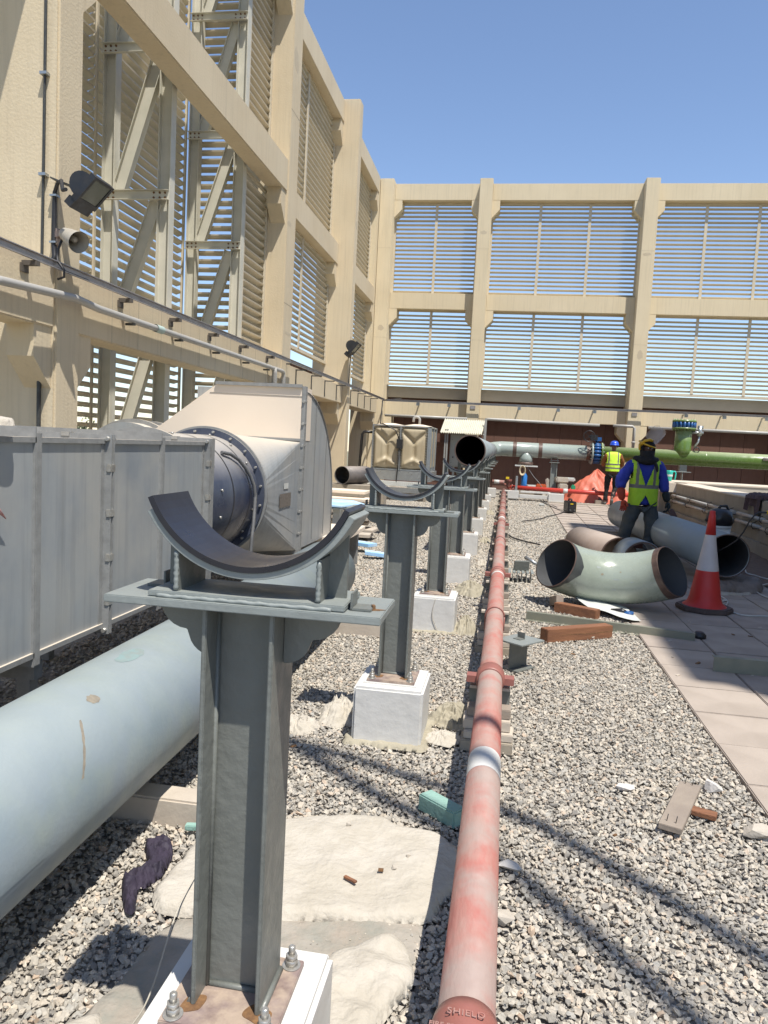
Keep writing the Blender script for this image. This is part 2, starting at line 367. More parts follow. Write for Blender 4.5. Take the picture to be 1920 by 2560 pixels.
# paving in the cross direction at the far end, one narrow row
# ---- gravel stones (stuff), instanced
def stone_proto(i):
    r_ = random.Random(i); bm = bmesh.new()
    for _ in range(13):
        v = Vector((r_.gauss(0, 1), r_.gauss(0, 1), r_.gauss(0, 1))).normalized() * r_.uniform(.8, 1.15)
        bm.verts.new((v.x * r_.uniform(.85, 1.2), v.y * .85, v.z * .62))
    res = bmesh.ops.convex_hull(bm, input=bm.verts)
    bmesh.ops.delete(bm, geom=[g for g in res['geom_interior'] if isinstance(g, bmesh.types.BMVert)], context='VERTS')
    bmesh.ops.dissolve_limit(bm, angle_limit=R(14), verts=bm.verts, edges=bm.edges)
    me = bpy.data.meshes.new('stone_shape'); bm.to_mesh(me); bm.free(); return bpy.data.objects.new('stone_shape', me)
stonem = bpy.data.materials.new('crushed_stone'); stonem.use_nodes = True
t = stonem.node_tree; N = t.nodes; L = t.links; pb = N['Principled BSDF']; pb.inputs['Roughness'].default_value = .85; pb.inputs['Specular IOR Level'].default_value = .3
oi = N.new('ShaderNodeObjectInfo'); cr = N.new('ShaderNodeValToRGB'); L.new(oi.outputs['Random'], cr.inputs[0])
cr.color_ramp.interpolation = 'LINEAR'
stops = [(0, (.20, .185, .165)), (.14, (.29, .27, .235)), (.32, (.37, .34, .29)), (.5, (.415, .37, .305)), (.66, (.31, .298, .268)), (.8, (.435, .38, .305)), (.92, (.48, .435, .365)), (1, (.40, .305, .225))]
for i, (p_, c_) in enumerate(stops):
    e = cr.color_ramp.elements[i] if i < 2 else cr.color_ramp.elements.new(p_)
    e.position = p_; e.color = (*c_, 1)
e0 = cr.color_ramp.elements[0]
tcn = N.new('ShaderNodeTexCoord'); nz = N.new('ShaderNodeTexNoise'); nz.inputs['Scale'].default_value = 1.6; nz.inputs['Detail'].default_value = 6; L.new(tcn.outputs['Object'], nz.inputs['Vector'])
mr = N.new('ShaderNodeMapRange'); mr.inputs[1].default_value = .3; mr.inputs[2].default_value = .7; mr.inputs[3].default_value = .86; mr.inputs[4].default_value = 1.28; L.new(nz.outputs[0], mr.inputs[0])
mx = N.new('ShaderNodeMix'); mx.data_type = 'RGBA'; mx.blend_type = 'MULTIPLY'; mx.inputs[0].default_value = 1; L.new(cr.outputs[0], mx.inputs[6]); L.new(mr.outputs[0], mx.inputs[7]); L.new(mx.outputs[2], pb.inputs['Base Color'])
protos = [stone_proto(i) for i in range(9)]
for p_ in protos: p_.data.materials.append(stonem)
def scatter(x0, x1, y0, y1, sp, smin, smax, avoid, zj):
    nx = int((x1 - x0) / sp); ny = int((y1 - y0) / sp)
    X, Y = np.meshgrid(x0 + (np.arange(nx) + .5) * sp, y0 + (np.arange(ny) + .5) * sp)
    X = (X + rng.uniform(-.55, .55, X.shape) * sp).ravel(); Y = (Y + rng.uniform(-.55, .55, Y.shape) * sp).ravel()
    k = np.ones(len(X), bool)
    for (a, b_, c, d) in avoid: k &= ~((X > a) & (X < b_) & (Y > c) & (Y < d))
    X, Y = X[k], Y[k]; n = len(X)
    s = rng.uniform(0, 1, n) ** 1.6 * (smax - smin) + smin
    big = np.sin(X * 2.1 + 1.3 * np.sin(Y * 1.7)) * np.sin(Y * 1.9 + X) * .008
    Z = np.maximum(0, (Y - 12) * .0145) - .018 + rng.uniform(0, zj, n) + big
    return np.stack([X, Y, Z], 1), s
posts_y = [1.49] + [1.47 + 2.365 * i for i in range(1, 10)]
PX = -.505
avoid = [(1.19, 3.23, 0, 21.2)] + [(PX - .165, PX + .165, y - .21, y + .13) for y in posts_y]
A1, s1 = scatter(-1.9, 1.26, .9, 7.2, .0148, .0080, .0178, avoid, .020)
A2, s2 = scatter(-4.0, 1.26, 7.2, 24.2, .027, .012, .023, avoid, .014)
A3, s3 = scatter(1.2, 4.0, 21.2, 24.2, .045, .016, .028, [], .02)
A5, s5 = scatter(-1.9, 1.22, 1.0, 7.0, .030, .003, .006, avoid, .006); A5[:, 2] += .024
A4, s4 = scatter(-2.9, -1.9, 2.2, 7.2, .034, .013, .024, [], .014)
PT = np.concatenate([A1, A2, A3, A4, A5]); SC = np.concatenate([s1, s2, s3, s4, s5])
me = bpy.data.meshes.new('gravel'); me.vertices.add(len(PT)); me.vertices.foreach_set('co', PT.astype(np.float32).ravel())
at = me.attributes.new('sc', 'FLOAT', 'POINT'); at.data.foreach_set('value', SC.astype(np.float32))
rr = rng.uniform(-1, 1, (len(PT), 3)) * np.array([.7, .7, PI]); at = me.attributes.new('rt', 'FLOAT_VECTOR', 'POINT'); at.data.foreach_set('vector', rr.astype(np.float32).ravel())
gv = bpy.data.objects.new('gravel', me); C.objects.link(gv); gv['kind'] = 'stuff'
gv['label'] = 'grey and buff crushed stone gravel covering the roof deck'; gv['category'] = 'gravel'
def instancer(o, protos):
    g = bpy.data.node_groups.new('stones', 'GeometryNodeTree'); g.interface.new_socket('Geometry', in_out='INPUT', socket_type='NodeSocketGeometry'); g.interface.new_socket('Geometry', in_out='OUTPUT', socket_type='NodeSocketGeometry')
    N = g.nodes; L = g.links; gi = N.new('NodeGroupInput'); go = N.new('NodeGroupOutput')
    ip = N.new('GeometryNodeInstanceOnPoints'); j = N.new('GeometryNodeJoinGeometry')
    for p_ in protos:
        q = N.new('GeometryNodeObjectInfo'); q.inputs['Object'].default_value = p_; q.inputs['As Instance'].default_value = True; L.new(q.outputs['Geometry'], j.inputs[0])
    L.new(gi.outputs[0], ip.inputs['Points']); L.new(j.outputs[0], ip.inputs['Instance']); ip.inputs['Pick Instance'].default_value = True
    ri = N.new('FunctionNodeRandomValue'); ri.data_type = 'INT'; ri.inputs[4].default_value = 0; ri.inputs[5].default_value = len(protos) - 1; L.new(ri.outputs[2], ip.inputs['Instance Index'])
    a = N.new('GeometryNodeInputNamedAttribute'); a.data_type = 'FLOAT'; a.inputs[0].default_value = 'sc'
    c = N.new('ShaderNodeCombineXYZ'); [L.new(a.outputs[0], c.inputs[k]) for k in range(3)]; L.new(c.outputs[0], ip.inputs['Scale'])
    a = N.new('GeometryNodeInputNamedAttribute'); a.data_type = 'FLOAT_VECTOR'; a.inputs[0].default_value = 'rt'
    e = N.new('FunctionNodeEulerToRotation'); L.new(a.outputs[0], e.inputs[0]); L.new(e.outputs[0], ip.inputs['Rotation'])
    L.new(ip.outputs[0], go.inputs[0]); m = o.modifiers.new('stones', 'NODES'); m.node_group = g
instancer(gv, protos)
# crumbs of dirt and stone on the dirt strip
# ------------------------------------------------------------------ concrete frames with louvres
FX = -4.065      # front plane of the left columns
FY = 24.35       # front plane of the far columns
PITCH = .132
_slat = {}
def slat_mesh(Lg, wide=False):
    """one blade lying along local x, nose at y=0 towards the yard, falling outwards"""
    k = (round(Lg, 3), wide)
    if k in _slat: return _slat[k]
    pr = [(0, .004), (.004, -.020), (.012, -.025), (.098, -.054), (.102, -.040), (.020, -.001), (.010, .008)] if wide else [(0, .003), (.003, -.014), (.010, -.017), (.074, -.048), (.077, -.036), (.016, -.001), (.008, .006)]
    b = MB(); n = len(pr); vs = [(-Lg / 2, y, z) for y, z in pr] + [(Lg / 2, y, z) for y, z in pr]
    b.add(vs, [tuple(range(n)), tuple(range(2 * n - 1, n - 1, -1))] + [(i, i + n, (i + 1) % n + n, (i + 1) % n) for i in range(n)])
    me = bpy.data.meshes.new('slat'); me.from_pydata(b.v, [], b.f); me.materials.append(slatm)
    bm = bmesh.new(); bm.from_mesh(me); bmesh.ops.recalc_face_normals(bm, faces=bm.faces); bm.to_mesh(me); bm.free()
    _slat[k] = me; return me
def louvre(parent, face, pos, a0, a1, z0, z1, nsub, sill=True, strip=True, clip=False, mull=.085, wide=False):
    """face 'y': plane y=pos seen from -y, running in x.  face 'x': plane x=pos seen from +x, running in y."""
    b = MB()
    def bx(u0, u1, d0, d1, zz0, zz1):
        if face == 'y': b.box(u0, u1, pos + d0, pos + d1, zz0, zz1)
        else: b.box(pos - d1, pos - d0, u0, u1, zz0, zz1)
    bx(a0, a1, -.004, .05, z1 - .05, z1)
    if sill: bx(a0, a1, -.02, .10, z0, z0 + .07)
    if strip:
        bx(a0, a0 + .05, -.012, .02, z0 + (.07 if sill else 0), z1 - .05); bx(a1 - .05, a1, -.012, .02, z0 + (.07 if sill else 0), z1 - .05)
    for k in range(1, nsub):
        u = a0 + (a1 - a0) * k / nsub; bx(u - mull / 2, u + mull / 2, -.03, -.004, z0 + (.07 if sill else 0), z1 - .05)
    fr = b.build('louvre_frame', slatm, parent)
    Lg = (a1 - a0) / nsub - (.03 if clip else .012); me = slat_mesh(Lg, wide)
    zz = z1 - .05 - PITCH * .75
    while zz > z0 + (.10 if sill else .04):
        for k in range(nsub):
            u = a0 + (a1 - a0) * (k + .5) / nsub
            o = bpy.data.objects.new('slat', me); C.objects.link(o); o.parent = fr
            P = parent.location
            if face == 'y': o.location = Vector((u, pos + .004, zz)) - P
            else: o.location = Vector((pos - .004, u, zz)) - P; o.rotation_euler = (0, 0, PI / 2)
        zz -= PITCH
    return fr
def boltrow(b, pts, r=.012, d=(0, -1, 0)):
    for p in pts:
        p = Vector(p); b.cyl(p, p + Vector(d) * .012, r, 6)
ZT = 9.84; ZP = 9.79; ZS = 9.28; ZM1 = 6.39; ZM0 = 5.88; ZL1 = 3.52; ZB1 = 2.90; ZB0 = 2.46
# ---- far wall
fw = thing('screen_wall', 'far cream concrete frame wall with three bays of sky-backed louvres above the pipes', 'wall', (0, 24.6, 0))
cols = [(-4.48, -4.05, 'c'), (-1.352, -.946, 'c'), (3.607, 4.02, 'c'), (8.58, 8.99, 'c'), (13.5, 13.9, 'c')]
for i, (x0, x1, _) in enumerate(cols):
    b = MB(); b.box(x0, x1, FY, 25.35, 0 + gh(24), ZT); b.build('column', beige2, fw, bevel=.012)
def haunch(b, side, u, z, pl0, pl1, face, w_=.24):
    """bracket under a beam beside a column; u = column face, side = +1 grows in +u"""
    P = [(u, z), (u + side * w_, z), (u + side * w_, z - .28), (u, z - .54)]
    if side < 0: P = P[::-1]
    b.prism(P, pl0, pl1, face)
BY = 24.70
for i in range(4):
    x0 = cols[i][1]; x1 = cols[i + 1][0]; ns = (2, 3, 3, 3)[i]
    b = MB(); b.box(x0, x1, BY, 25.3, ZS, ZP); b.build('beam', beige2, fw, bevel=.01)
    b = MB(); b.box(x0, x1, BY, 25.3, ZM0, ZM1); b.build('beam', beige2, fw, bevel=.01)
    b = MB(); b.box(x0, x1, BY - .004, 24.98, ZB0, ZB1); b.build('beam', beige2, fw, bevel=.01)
    for zz in (ZS, ZM0, ZB0):
        b = MB(); haunch(b, 1, x0, zz, BY + .004, 25.25, 'y'); b.build('haunch', beige2, fw)
        b = MB(); haunch(b, -1, x1, zz, BY + .004, 25.25, 'y'); b.build('haunch', beige2, fw)
    louvre(fw, 'y', BY + .24, x0, x1, ZM1, ZS, ns, sill=False)
    louvre(fw, 'y', BY + .24, x0, x1, ZL1 - .07, ZM0, ns, sill=True)
    b = MB(); b.box(x0, x1, 25.08, 25.38, 3.06, 3.42); b.build('sill_beam', greysill, fw)
    # brown sheet wall behind, with vertical joints
    n = int((x1 - x0) / .62); pw = (x1 - x0 + .4) / n
    me0 = None
    for k in range(n):
        xa = x0 - .2 + pw * k
        if me0 is None:
            o = MB().box(-pw / 2 + .006, pw / 2 - .006, 0, .03, 0, 2.94).build('wall_sheet', brown, fw, local=True); me0 = o
        else: o = copy(me0, fw)
        o.location = Vector((xa + pw / 2, 25.44, .12)) - fw.location
    b = MB(); b.box(x0 - .2, x1 + .2, 25.485, 25.6, 0, 3.4); b.build('back_wall', brown, fw)
    # horizontal rail on the brown wall
    b = MB(); b.box(x0, x1, 25.36, 25.435, 1.60, 1.66); b.build('wall_rail', brown, fw)
# ---- left wall
lw = thing('screen_wall', 'tall left cream concrete frame wall running beside the ducts towards the far corner', 'wall', (-4.3, 13, 0))
b = MB(); b.box(-5.3, FX, 6.34, 6.73, -.1, 12.5); b.build('column', beige, lw, bevel=.02)
b = MB(); b.box(-5.0, FX, 13.20, 13.75, -.1, ZT + .02); b.build('column', beige, lw, bevel=.015)
b = MB(); b.box(-5.0, FX, 18.86, 19.23, -.1, ZT); b.build('column', beige, lw, bevel=.015)
b = MB(); b.box(-5.05, -4.49, 24.05, 25.0, 0, ZT); b.build('column', beige2, lw, bevel=.012)
b = MB(); b.box(-5.3, FX, -.8, -.4, -.1, 12.5); b.build('column', beige, lw, bevel=.02)
# bay 1 (trussed, beams flush with the columns), bay 0 towards the viewer
def lbeam(y0, y1, xf, z0, z1, d=.42): b = MB(); b.box(xf - d, xf, y0, y1, z0, z1); b.build('beam', beige, lw, bevel=.012)
F1 = FX - .018
for y0, y1 in ((6.73, 13.20), (-.4, 6.34)):
    lbeam(y0, y1, F1, 5.80 + (.45 if y0 < 0 else 0), 6.34 + (.45 if y0 < 0 else 0), .30); lbeam(y0, y1, F1, ZS, 10.1, .30); lbeam(y0, y1, F1, 2.38, 2.93, .34)
for y0, y1, ns in ((13.75, 18.86, 2), (19.23, 24.05, 2)):
    XB = -4.45
    for z0, z1 in ((ZS, ZP), (ZM0, ZM1)): lbeam(y0, y1, XB, z0, z1)
    lbeam(y0, y1, -4.2, ZB0, ZB1, .5)
    louvre(lw, 'x', XB - .22, y0, y1, ZM1, ZS, ns, sill=False, clip=True, wide=True)
    louvre(lw, 'x', XB - .22, y0, y1, ZL1 - .1, ZM0, ns, sill=True, clip=True)
    b = MB(); b.box(-5.6, -5.3, y0, y1, 3.0, 3.36); b.build('sill_beam', greysill, lw)
    n = 7; pw = (y1 - y0) / n; me0 = None
    for k in range(n):
        if me0 is None: me0 = o = MB().box(-.03, 0, -pw / 2 + .006, pw / 2 - .006, 0, 3.1).build('wall_sheet', brown, lw, local=True)
        else: o = copy(me0, lw)
        o.location = Vector((-5.2, y0 + pw * (k + .5), 0)) - lw.location
    b = MB(); b.box(-5.40, -5.25, y0 - .2, y1 + .2, 0, 3.3); b.build('back_wall', brown, lw)
for (y0, y1, z_, xo) in ((13.75, 18.86, ZS, 0), (13.75, 18.86, ZM0, 0), (13.75, 18.86, ZB0, 1), (19.23, 24.05, ZS, 0), (19.23, 24.05, ZM0, 0), (19.23, 24.05, ZB0, 1), (6.73, 13.2, 5.80, 2), (6.73, 13.2, ZS, 2), (6.73, 13.2, 2.38, 2), (-.4, 6.34, 6.25, 2), (-.4, 6.34, ZS, 2), (-.4, 6.34, 2.38, 2)):
    xf, xb = ((-4.47, -4.85), (-4.25, -4.68), (F1 - .02, F1 - .28))[xo]
    for side, u in ((1, y0), (-1, y1)):
        b = MB(); haunch(b, side, u, z_, xb, xf, 'x', .26); b.build('haunch', beige, lw)
for k in range(11):
    y = 7.35 + .56 * k
    b = MB(); b.box(F1 + .0005, F1 + .002, y, y + .004, 2.385, 2.92); b.build('cast_joint', greysill, lw)
# flush louvre beside column two, outer louvre bulge and its return
XI = -4.40; XO = -5.42; YC = 11.98
for z0, z1 in ((6.34, ZS), (2.93, 5.80)):
    louvre(lw, 'x', XI - .03, YC + .05, 13.2, z0, z1, 1, sill=False, clip=True, wide=True)
louvre(lw, 'x', XO, 6.5, YC, .9, 9.9, 2, sill=False, clip=True, mull=.04, wide=True)
louvre(lw, 'y', YC + .02, XO + .05, XI - .05, .9, 9.9, 1, sill=False, strip=False, wide=True)
b = MB(); b.box(XO - .1, XI, -1, 13.2, -.2, .85); b.build('kerb', beige, lw)
# ---- bolted steel trusses carrying the bulge
def truss(Y, zs, label):
    t = thing('steel_truss', label, 'truss', (-4.85, Y, 0), group='cream steel trusses inside the left wall')
    for x0, x1 in ((XO + .09, XO + .26), (XI - .17, XI)):
        b = MB(); b.box(x0, x0 + .012, Y - .07, Y + .07, .3, 9.9); b.box(x1 - .012, x1, Y - .07, Y + .07, .3, 9.9); b.box(x0 + .012, x1 - .012, Y - .006, Y + .006, .3, 9.9); b.build('chord', creamsteel, t)
    for z in zs:
        b = MB(); y_ = Y - .085
        b.box(XO + .09, XI, y_ - .006, y_, z - .06, z + .06); b.box(XO + .09, XI, y_ - .05, y_ - .006, z + .054, z + .06); b.box(XO + .09, XI, y_ - .05, y_ - .006, z - .06, z - .054)
        ch = b.build('channel', creamsteel, t)
        b = MB()
        for xx in (XO + .13, XO + .20, XO + .27, XI - .2, XI - .12, XI - .05):
            for dz in (-.03, .03): b.cyl((xx, y_ - .006, z + dz), (xx, y_ - .018, z + dz), .014, 6)
        stuff(b.build('bolt', rustplate, ch))
    zs2 = sorted(zs)
    for i, (a, c) in enumerate(zip(zs2[:-1], zs2[1:])):
        p = Vector((XO + .3, Y, a + .07)); q = Vector((XI - .2, Y, c - .07))
        b = MB(); d = (q - p).normalized(); nrm = d.cross(Vector((0, 1, 0))).normalized()
        b.bar(p, q, .15, .010, (0, 1, 0)); b.bar(p + nrm * .08, q + nrm * .08, .010, .10, (0, 1, 0)); b.bar(p - nrm * .08, q - nrm * .08, .010, .10, (0, 1, 0))
        b.build('brace', creamsteel, t)
# channels at the measured heights (z at the outer chord)
truss(9.34, [.95, 2.85, 4.47, 6.25, 8.05, 9.7], 'nearer cream bolted steel truss behind the diagonal beam, left of its twin')
truss(11.93, [.95, 2.75, 4.52, 6.22, 8.0, 9.7], 'farther cream bolted steel truss with narrow level slats behind it')

# ================================================================== PIPE SUPPORT POSTS
def make_post():
    t = thing('pipe_support', '', 'support post', (PX, posts_y[0], 0), group='grey steel saddle posts in a row')
    def B(): return MB()
    b = B(); b.box(-.172, .178, -.215, .180, -.12, .288); b.build('plinth', whitepaint, t, bevel=.012, local=True)
    b = B(); b.box(-.138, .138, -.145, .125, .286, .293); b.build('grout', whitepaint, t, bevel=.003, local=True)
    b = B(); b.box(-.122, .122, -.13, .112, .292, .306); b.build('base_plate', rustprimer, t, bevel=.002, local=True)
    b = B(); b.box(-.075, -.065, -.075, .075, .306, 1.154); b.build('flange', postgrey, t, bevel=.002, local=True)
    b = B(); b.box(.065, .075, -.075, .075, .306, 1.154); b.build('flange', postgrey, t, bevel=.002, local=True)
    b = B(); b.box(-.065, .065, -.004, .004, .306, 1.154); b.build('web', postgrey, t, local=True)
    b = B()
    for sx in (-1, 1): b.tube([(sx * .064, -.012, .31), (sx * .064, -.012, 1.15)], .006, 6); 
    b.tube([(-.06, -.008, .309), (.06, -.008, .309)], .007, 6)
    for sx in (-1, 1): b.tube([(sx * .077, -.07, .309), (sx * .077, .07, .309)], .008, 6)
    b.build('weld_bead', postgrey, t, local=True)
    # dark burnt paint round the foot of the flanges
    b = B()
    for sx in (-1, 1):
        P = [(sx * .07 + .026 * math.cos(a) * (1 + .2 * math.sin(2 * a + sx)), -.07 + .028 * math.sin(a) * (1 + .25 * math.cos(2 * a + sx))) for a in [2 * PI * k / 30 for k in range(30)]]
        b.prism(P, .3062, .3072, 'z')
    build_each(b, 'burn_mark', rustplate, t, local=True)
    for sx, sy in ((-1, -1), (1, -1), (-1, 1), (1, 1)):
        x, y = sx * .098, (-.108 if sy < 0 else .088); b = B()
        b.cyl((x, y, .306), (x, y, .309), .021, 18); b.cyl((x, y, .309), (x, y, .323), .0145, 6); b.cyl((x, y, .323), (x, y, .334), .0135, 6); b.tube([(x, y, .334), (x, y, .352), (x, y, .355)], [.008, .008, .005], 10)
        b.build('anchor_bolt', boltm, t, local=True)
    b = B(); b.box(-.278, .290, -.095, .095, 1.154, 1.170); b.build('top_plate', postlight, t, bevel=.002, local=True)
    def lobes(s):
        P = [(s * .076, 1.153), (s * .20, 1.153)]
        for k in range(7): a = k / 6 * PI / 2; P.append((s * (.136 + .060 * math.cos(a)), 1.148 - .058 * math.sin(a)))
        for k in range(1, 8): a = k / 7 * PI / 2; P.append((s * (.076 + .056 * math.cos(a) + .000), 1.086 - .050 * math.sin(a)))
        return P
    for s in (-1, 1):
        P = lobes(s); b = B(); b.prism(P if s > 0 else P[::-1], -.006, .006, 'y'); b.build('bracket', postgrey, t, bevel=.0015, local=True)
    b = B(); b.box(-.19, .216, -.08, .08, 1.171, 1.183); b.build('saddle_base', postlight, t, bevel=.002, local=True)
    cx, cz = .013, 1.457
    def arc(r0, r1, a0, a1, y0, y1, n=30):
        P = [(cx + r1 * math.sin(a), cz - r1 * math.cos(a)) for a in [a0 + (a1 - a0) * k / n for k in range(n + 1)]] + [(cx + r0 * math.sin(a), cz - r0 * math.cos(a)) for a in [a1 - (a1 - a0) * k / n for k in range(n + 1)]]
        b = B(); m = len(P)
        vs = [(p[0], y0, p[1]) for p in P] + [(p[0], y1, p[1]) for p in P]; h = n + 1
        fs = []
        for k in range(n): fs += [(k, k + 1, m - 2 - k, m - 1 - k), (m + k + 1, m + k, 2 * m - 1 - k, 2 * m - 2 - k)]
        sfs = [(i, i + m, (i + 1) % m + m, (i + 1) % m) for i in range(m)]
        b.add(vs, fs, False); b.add(vs, sfs, False); return b
    arc(.2245, .2385, R(-61), R(64), -.078, .082).build('saddle_plate', postlight, t, bevel=.001, local=True)
    arc(.2125, .2240, R(-67), R(66), -.082, .088).build('rubber_pad', rubber, t, local=True)
    def ztop(x): return cz - math.sqrt(.2385 ** 2 - (x - cx) ** 2) + .003
    for s in (-1, 1):
        xg = cx + s * .142; xo = cx + s * .190
        b = B(); b.prism([(-.07, 1.183), (.07, 1.183), (.07, ztop(xg)), (-.07, ztop(xg))], min(xg, xg + s * .010), max(xg, xg + s * .010), 'x'); b.build('gusset', postgrey, t, local=True)
        xs = [xg + s * .01 + (xo - xg - s * .01) * k / 5 for k in range(6)]
        P = [(xs[0], 1.183)] + [(xs[-1], 1.183)] + [(x, ztop(x)) for x in xs[::-1]]
        b = B(); b.prism(P, -.005, .005, 'y'); b.build('gusset', postgrey, t, local=True)
        n_ = 14; b = B(); b.tube([(xg + s * .005, -.0705, 1.186 + (ztop(xg) - 1.19) * k / n_) for k in range(n_ + 1)], [.0052 + .0014 * math.sin(k * 2.6 + s) for k in range(n_ + 1)], 7)
        b.build('weld_bead', postlight, t, local=True)
    b = B(); n_ = 60; r_ = random.Random(3); b.tube([(-.17 + .36 * k / n_, -.0805, 1.1735 + .0008 * math.sin(k * .9)) for k in range(n_ + 1)], [.0036 + .0018 * r_.random() for k in range(n_ + 1)], 6)
    b.build('weld_bead', postlight, t, local=True)
    for s, y0 in ((1, -.055), (-1, .015)):
        x = .222 if s > 0 else -.196
        b = B(); b.box(min(x, x + s * .005), max(x, x + s * .005), y0, y0 + .05, 1.170, 1.205); b.box(min(x, x + s * .042), max(x, x + s * .042), y0, y0 + .05, 1.1705, 1.1755)
        b.build('stop_angle', postgrey, t, bevel=.001, local=True)
    return t
p0 = make_post()
plab = ['nearest grey steel saddle post on its white plinth, filling the foreground', 'second saddle post from the viewer, empty saddle with white marks on the pad', 'third saddle post from the viewer, empty black padded saddle', 'fourth saddle post from the viewer, last one with an empty saddle', 'saddle post standing just under the open black mouth of the pipe', 'second post under the raised pipe, counted from its open mouth', 'third post under the raised pipe, counted from its open mouth', 'fourth post under the raised pipe, counted from its open mouth', 'fifth post under the raised pipe, next to last in the row', 'last and farthest post in the row, beside the header pipe']
p0['label'] = plab[0]
posts = [p0]
for i in range(1, 10): posts.append(copy_tree(p0, (PX, posts_y[i], 0), plab[i]))
# rust burn on the near stop angle
b = MB(); P = [(PX + .262 + .02 * math.cos(a) * (1 + .4 * math.sin(5 * a)), posts_y[0] - .03 + .012 * math.sin(a) * (1 + .4 * math.cos(3 * a))) for a in [2 * PI * k / 20 for k in range(20)]]
b.prism(P, 1.1702, 1.1712, 'z'); b.obox((PX + .264, posts_y[0] - .028, 1.175), (.006, .012, .009), .4); b.build('rust_scar', rustplate, p0)
# white painted marks on the second pad
def text(name, s, size, m, parent, loc, rot, extr=.0006, track=1.):
    c = bpy.data.curves.new(name, 'FONT'); c.body = s; c.size = size; c.extrude = extr; c.align_x = 'CENTER'; c.align_y = 'CENTER'; c.space_character = track
    o = bpy.data.objects.new(name, c); C.objects.link(o); c.materials.append(m)
    o.location = Vector(loc) - (parent.location if parent else Vector()); o.rotation_euler = rot
    if parent: o.parent = parent
    bpy.context.view_layer.update()
    dg = bpy.context.evaluated_depsgraph_get(); me = bpy.data.meshes.new_from_object(o.evaluated_get(dg)); bpy.data.objects.remove(o)
    q = bpy.data.objects.new(name, me); C.objects.link(q); q.location = Vector(loc) - (parent.location if parent else Vector()); q.rotation_euler = rot
    if parent: q.parent = parent
    if not me.materials: me.materials.append(m)
    return q
white_mark = mat('white_marker', (.7, .7, .68), .7)
a_ = R(-32); text('pad_marking', 'A-4 N', .034, white_mark, posts[1], (PX + .013 + .2118 * math.sin(a_), posts_y[1] + .01, 1.457 - .2118 * math.cos(a_)), (0, -a_ * -1, 0))
# ================================================================== RAISED NEW PIPE AND HEADER
PZ = 1.468; PXc = PX + .013
t = thing('raised_pipe', 'large pale raised pipe with open black mouth lying on the saddle posts', 'pipe', (PXc, 10.4, PZ))
yend = 22.45
b = MB(); b.ringtube((PXc, 10.42, PZ), (PXc, yend, PZ), .2115, .203, 56); b.build('pipe_wall', greypipe, t)
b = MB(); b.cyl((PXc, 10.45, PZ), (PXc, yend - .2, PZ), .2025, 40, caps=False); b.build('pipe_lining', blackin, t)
b = MB(); b.ringtube((PXc, 10.415, PZ), (PXc, 10.45, PZ), .2125, .2, 56); b.build('cut_edge', barepipe, t)
for y in (11.9, 12.9, 15.6, 18.2, 20.6):
    b = MB(); b.tube([(PXc, y, PZ), (PXc, y + .03, PZ)], .2135, 40, caps=False); b.build('dark_seam', barepipe, t)
HZ = 1.535; HY = 22.7; r = .2165
pts = [(PXc, 22.35, PZ)] + [(PXc + .35 - .35 * math.cos(a), 22.35 + .35 * math.sin(a) * 1.0, PZ + (HZ - PZ) * a / (PI / 2)) for a in [PI / 2 * k / 10 for k in range(1, 11)]] + [(0.0, HY, HZ), (2.33, HY, HZ)]
b = MB(); b.tube(pts, r, 44); h_ = thing('header_pipe', 'pale sage header pipe with brown weld bands crossing in front of the far wall', 'pipe', (1.0, HY, HZ)); b.build('pipe_wall', headerpipe, h_)
for x in (.23, .97, 2.34):
    b = MB(); rr_ = [.2185 + .0008 * k for k in (0, 1)]; b.tube([(x - .055, HY, HZ), (x + .055, HY, HZ)], .2185, 44, caps=False); b.build('weld_band', barepipe, h_)
# branch stub pointing down with saddle pad
b = MB(); b.tube([(.576, HY - .05, HZ - .02), (.576, HY - .05, HZ - .24), (.576, HY - .05, HZ - .38)], [.13, .185, .20], 32); b.build('branch_stub', headerpipe, h_)
b = MB(); b.cyl((.576, HY - .05, HZ - .36), (.576, HY - .05, HZ - .44), .215, 32); b.build('weld_band', barepipe, h_)
b = MB(); b.box(.27, .92, HY - .3, HY + .2, HZ - .485, HZ - .45); b.build('blank_plate', whitesheet, h_)
# header post
t = thing('header_support', 'grey steel post under the pale header, right of the branch stub', 'support post', (1.40, HY, gh(22)))
b = MB(); b.box(1.33, 1.47, HY - .01, HY + .01, .45, 1.20); b.box(1.31, 1.33, HY - .07, HY + .07, .45, 1.20); b.box(1.47, 1.49, HY - .07, HY + .07, .45, 1.20); b.build('post', postlight, t)
b = MB(); b.box(1.26, 1.54, HY - .12, HY + .12, 1.20, 1.22); b.box(1.28, 1.52, HY - .1, HY + .1, 1.26, 1.28); b.box(1.30, 1.32, HY - .08, HY + .08, 1.22, 1.36); b.box(1.48, 1.50, HY - .08, HY + .08, 1.22, 1.36); b.build('cradle', postlight, t)
b = MB(); b.box(1.24, 1.58, HY - .18, HY + .18, .1, .45); b.build('plinth', whitepaint, t)
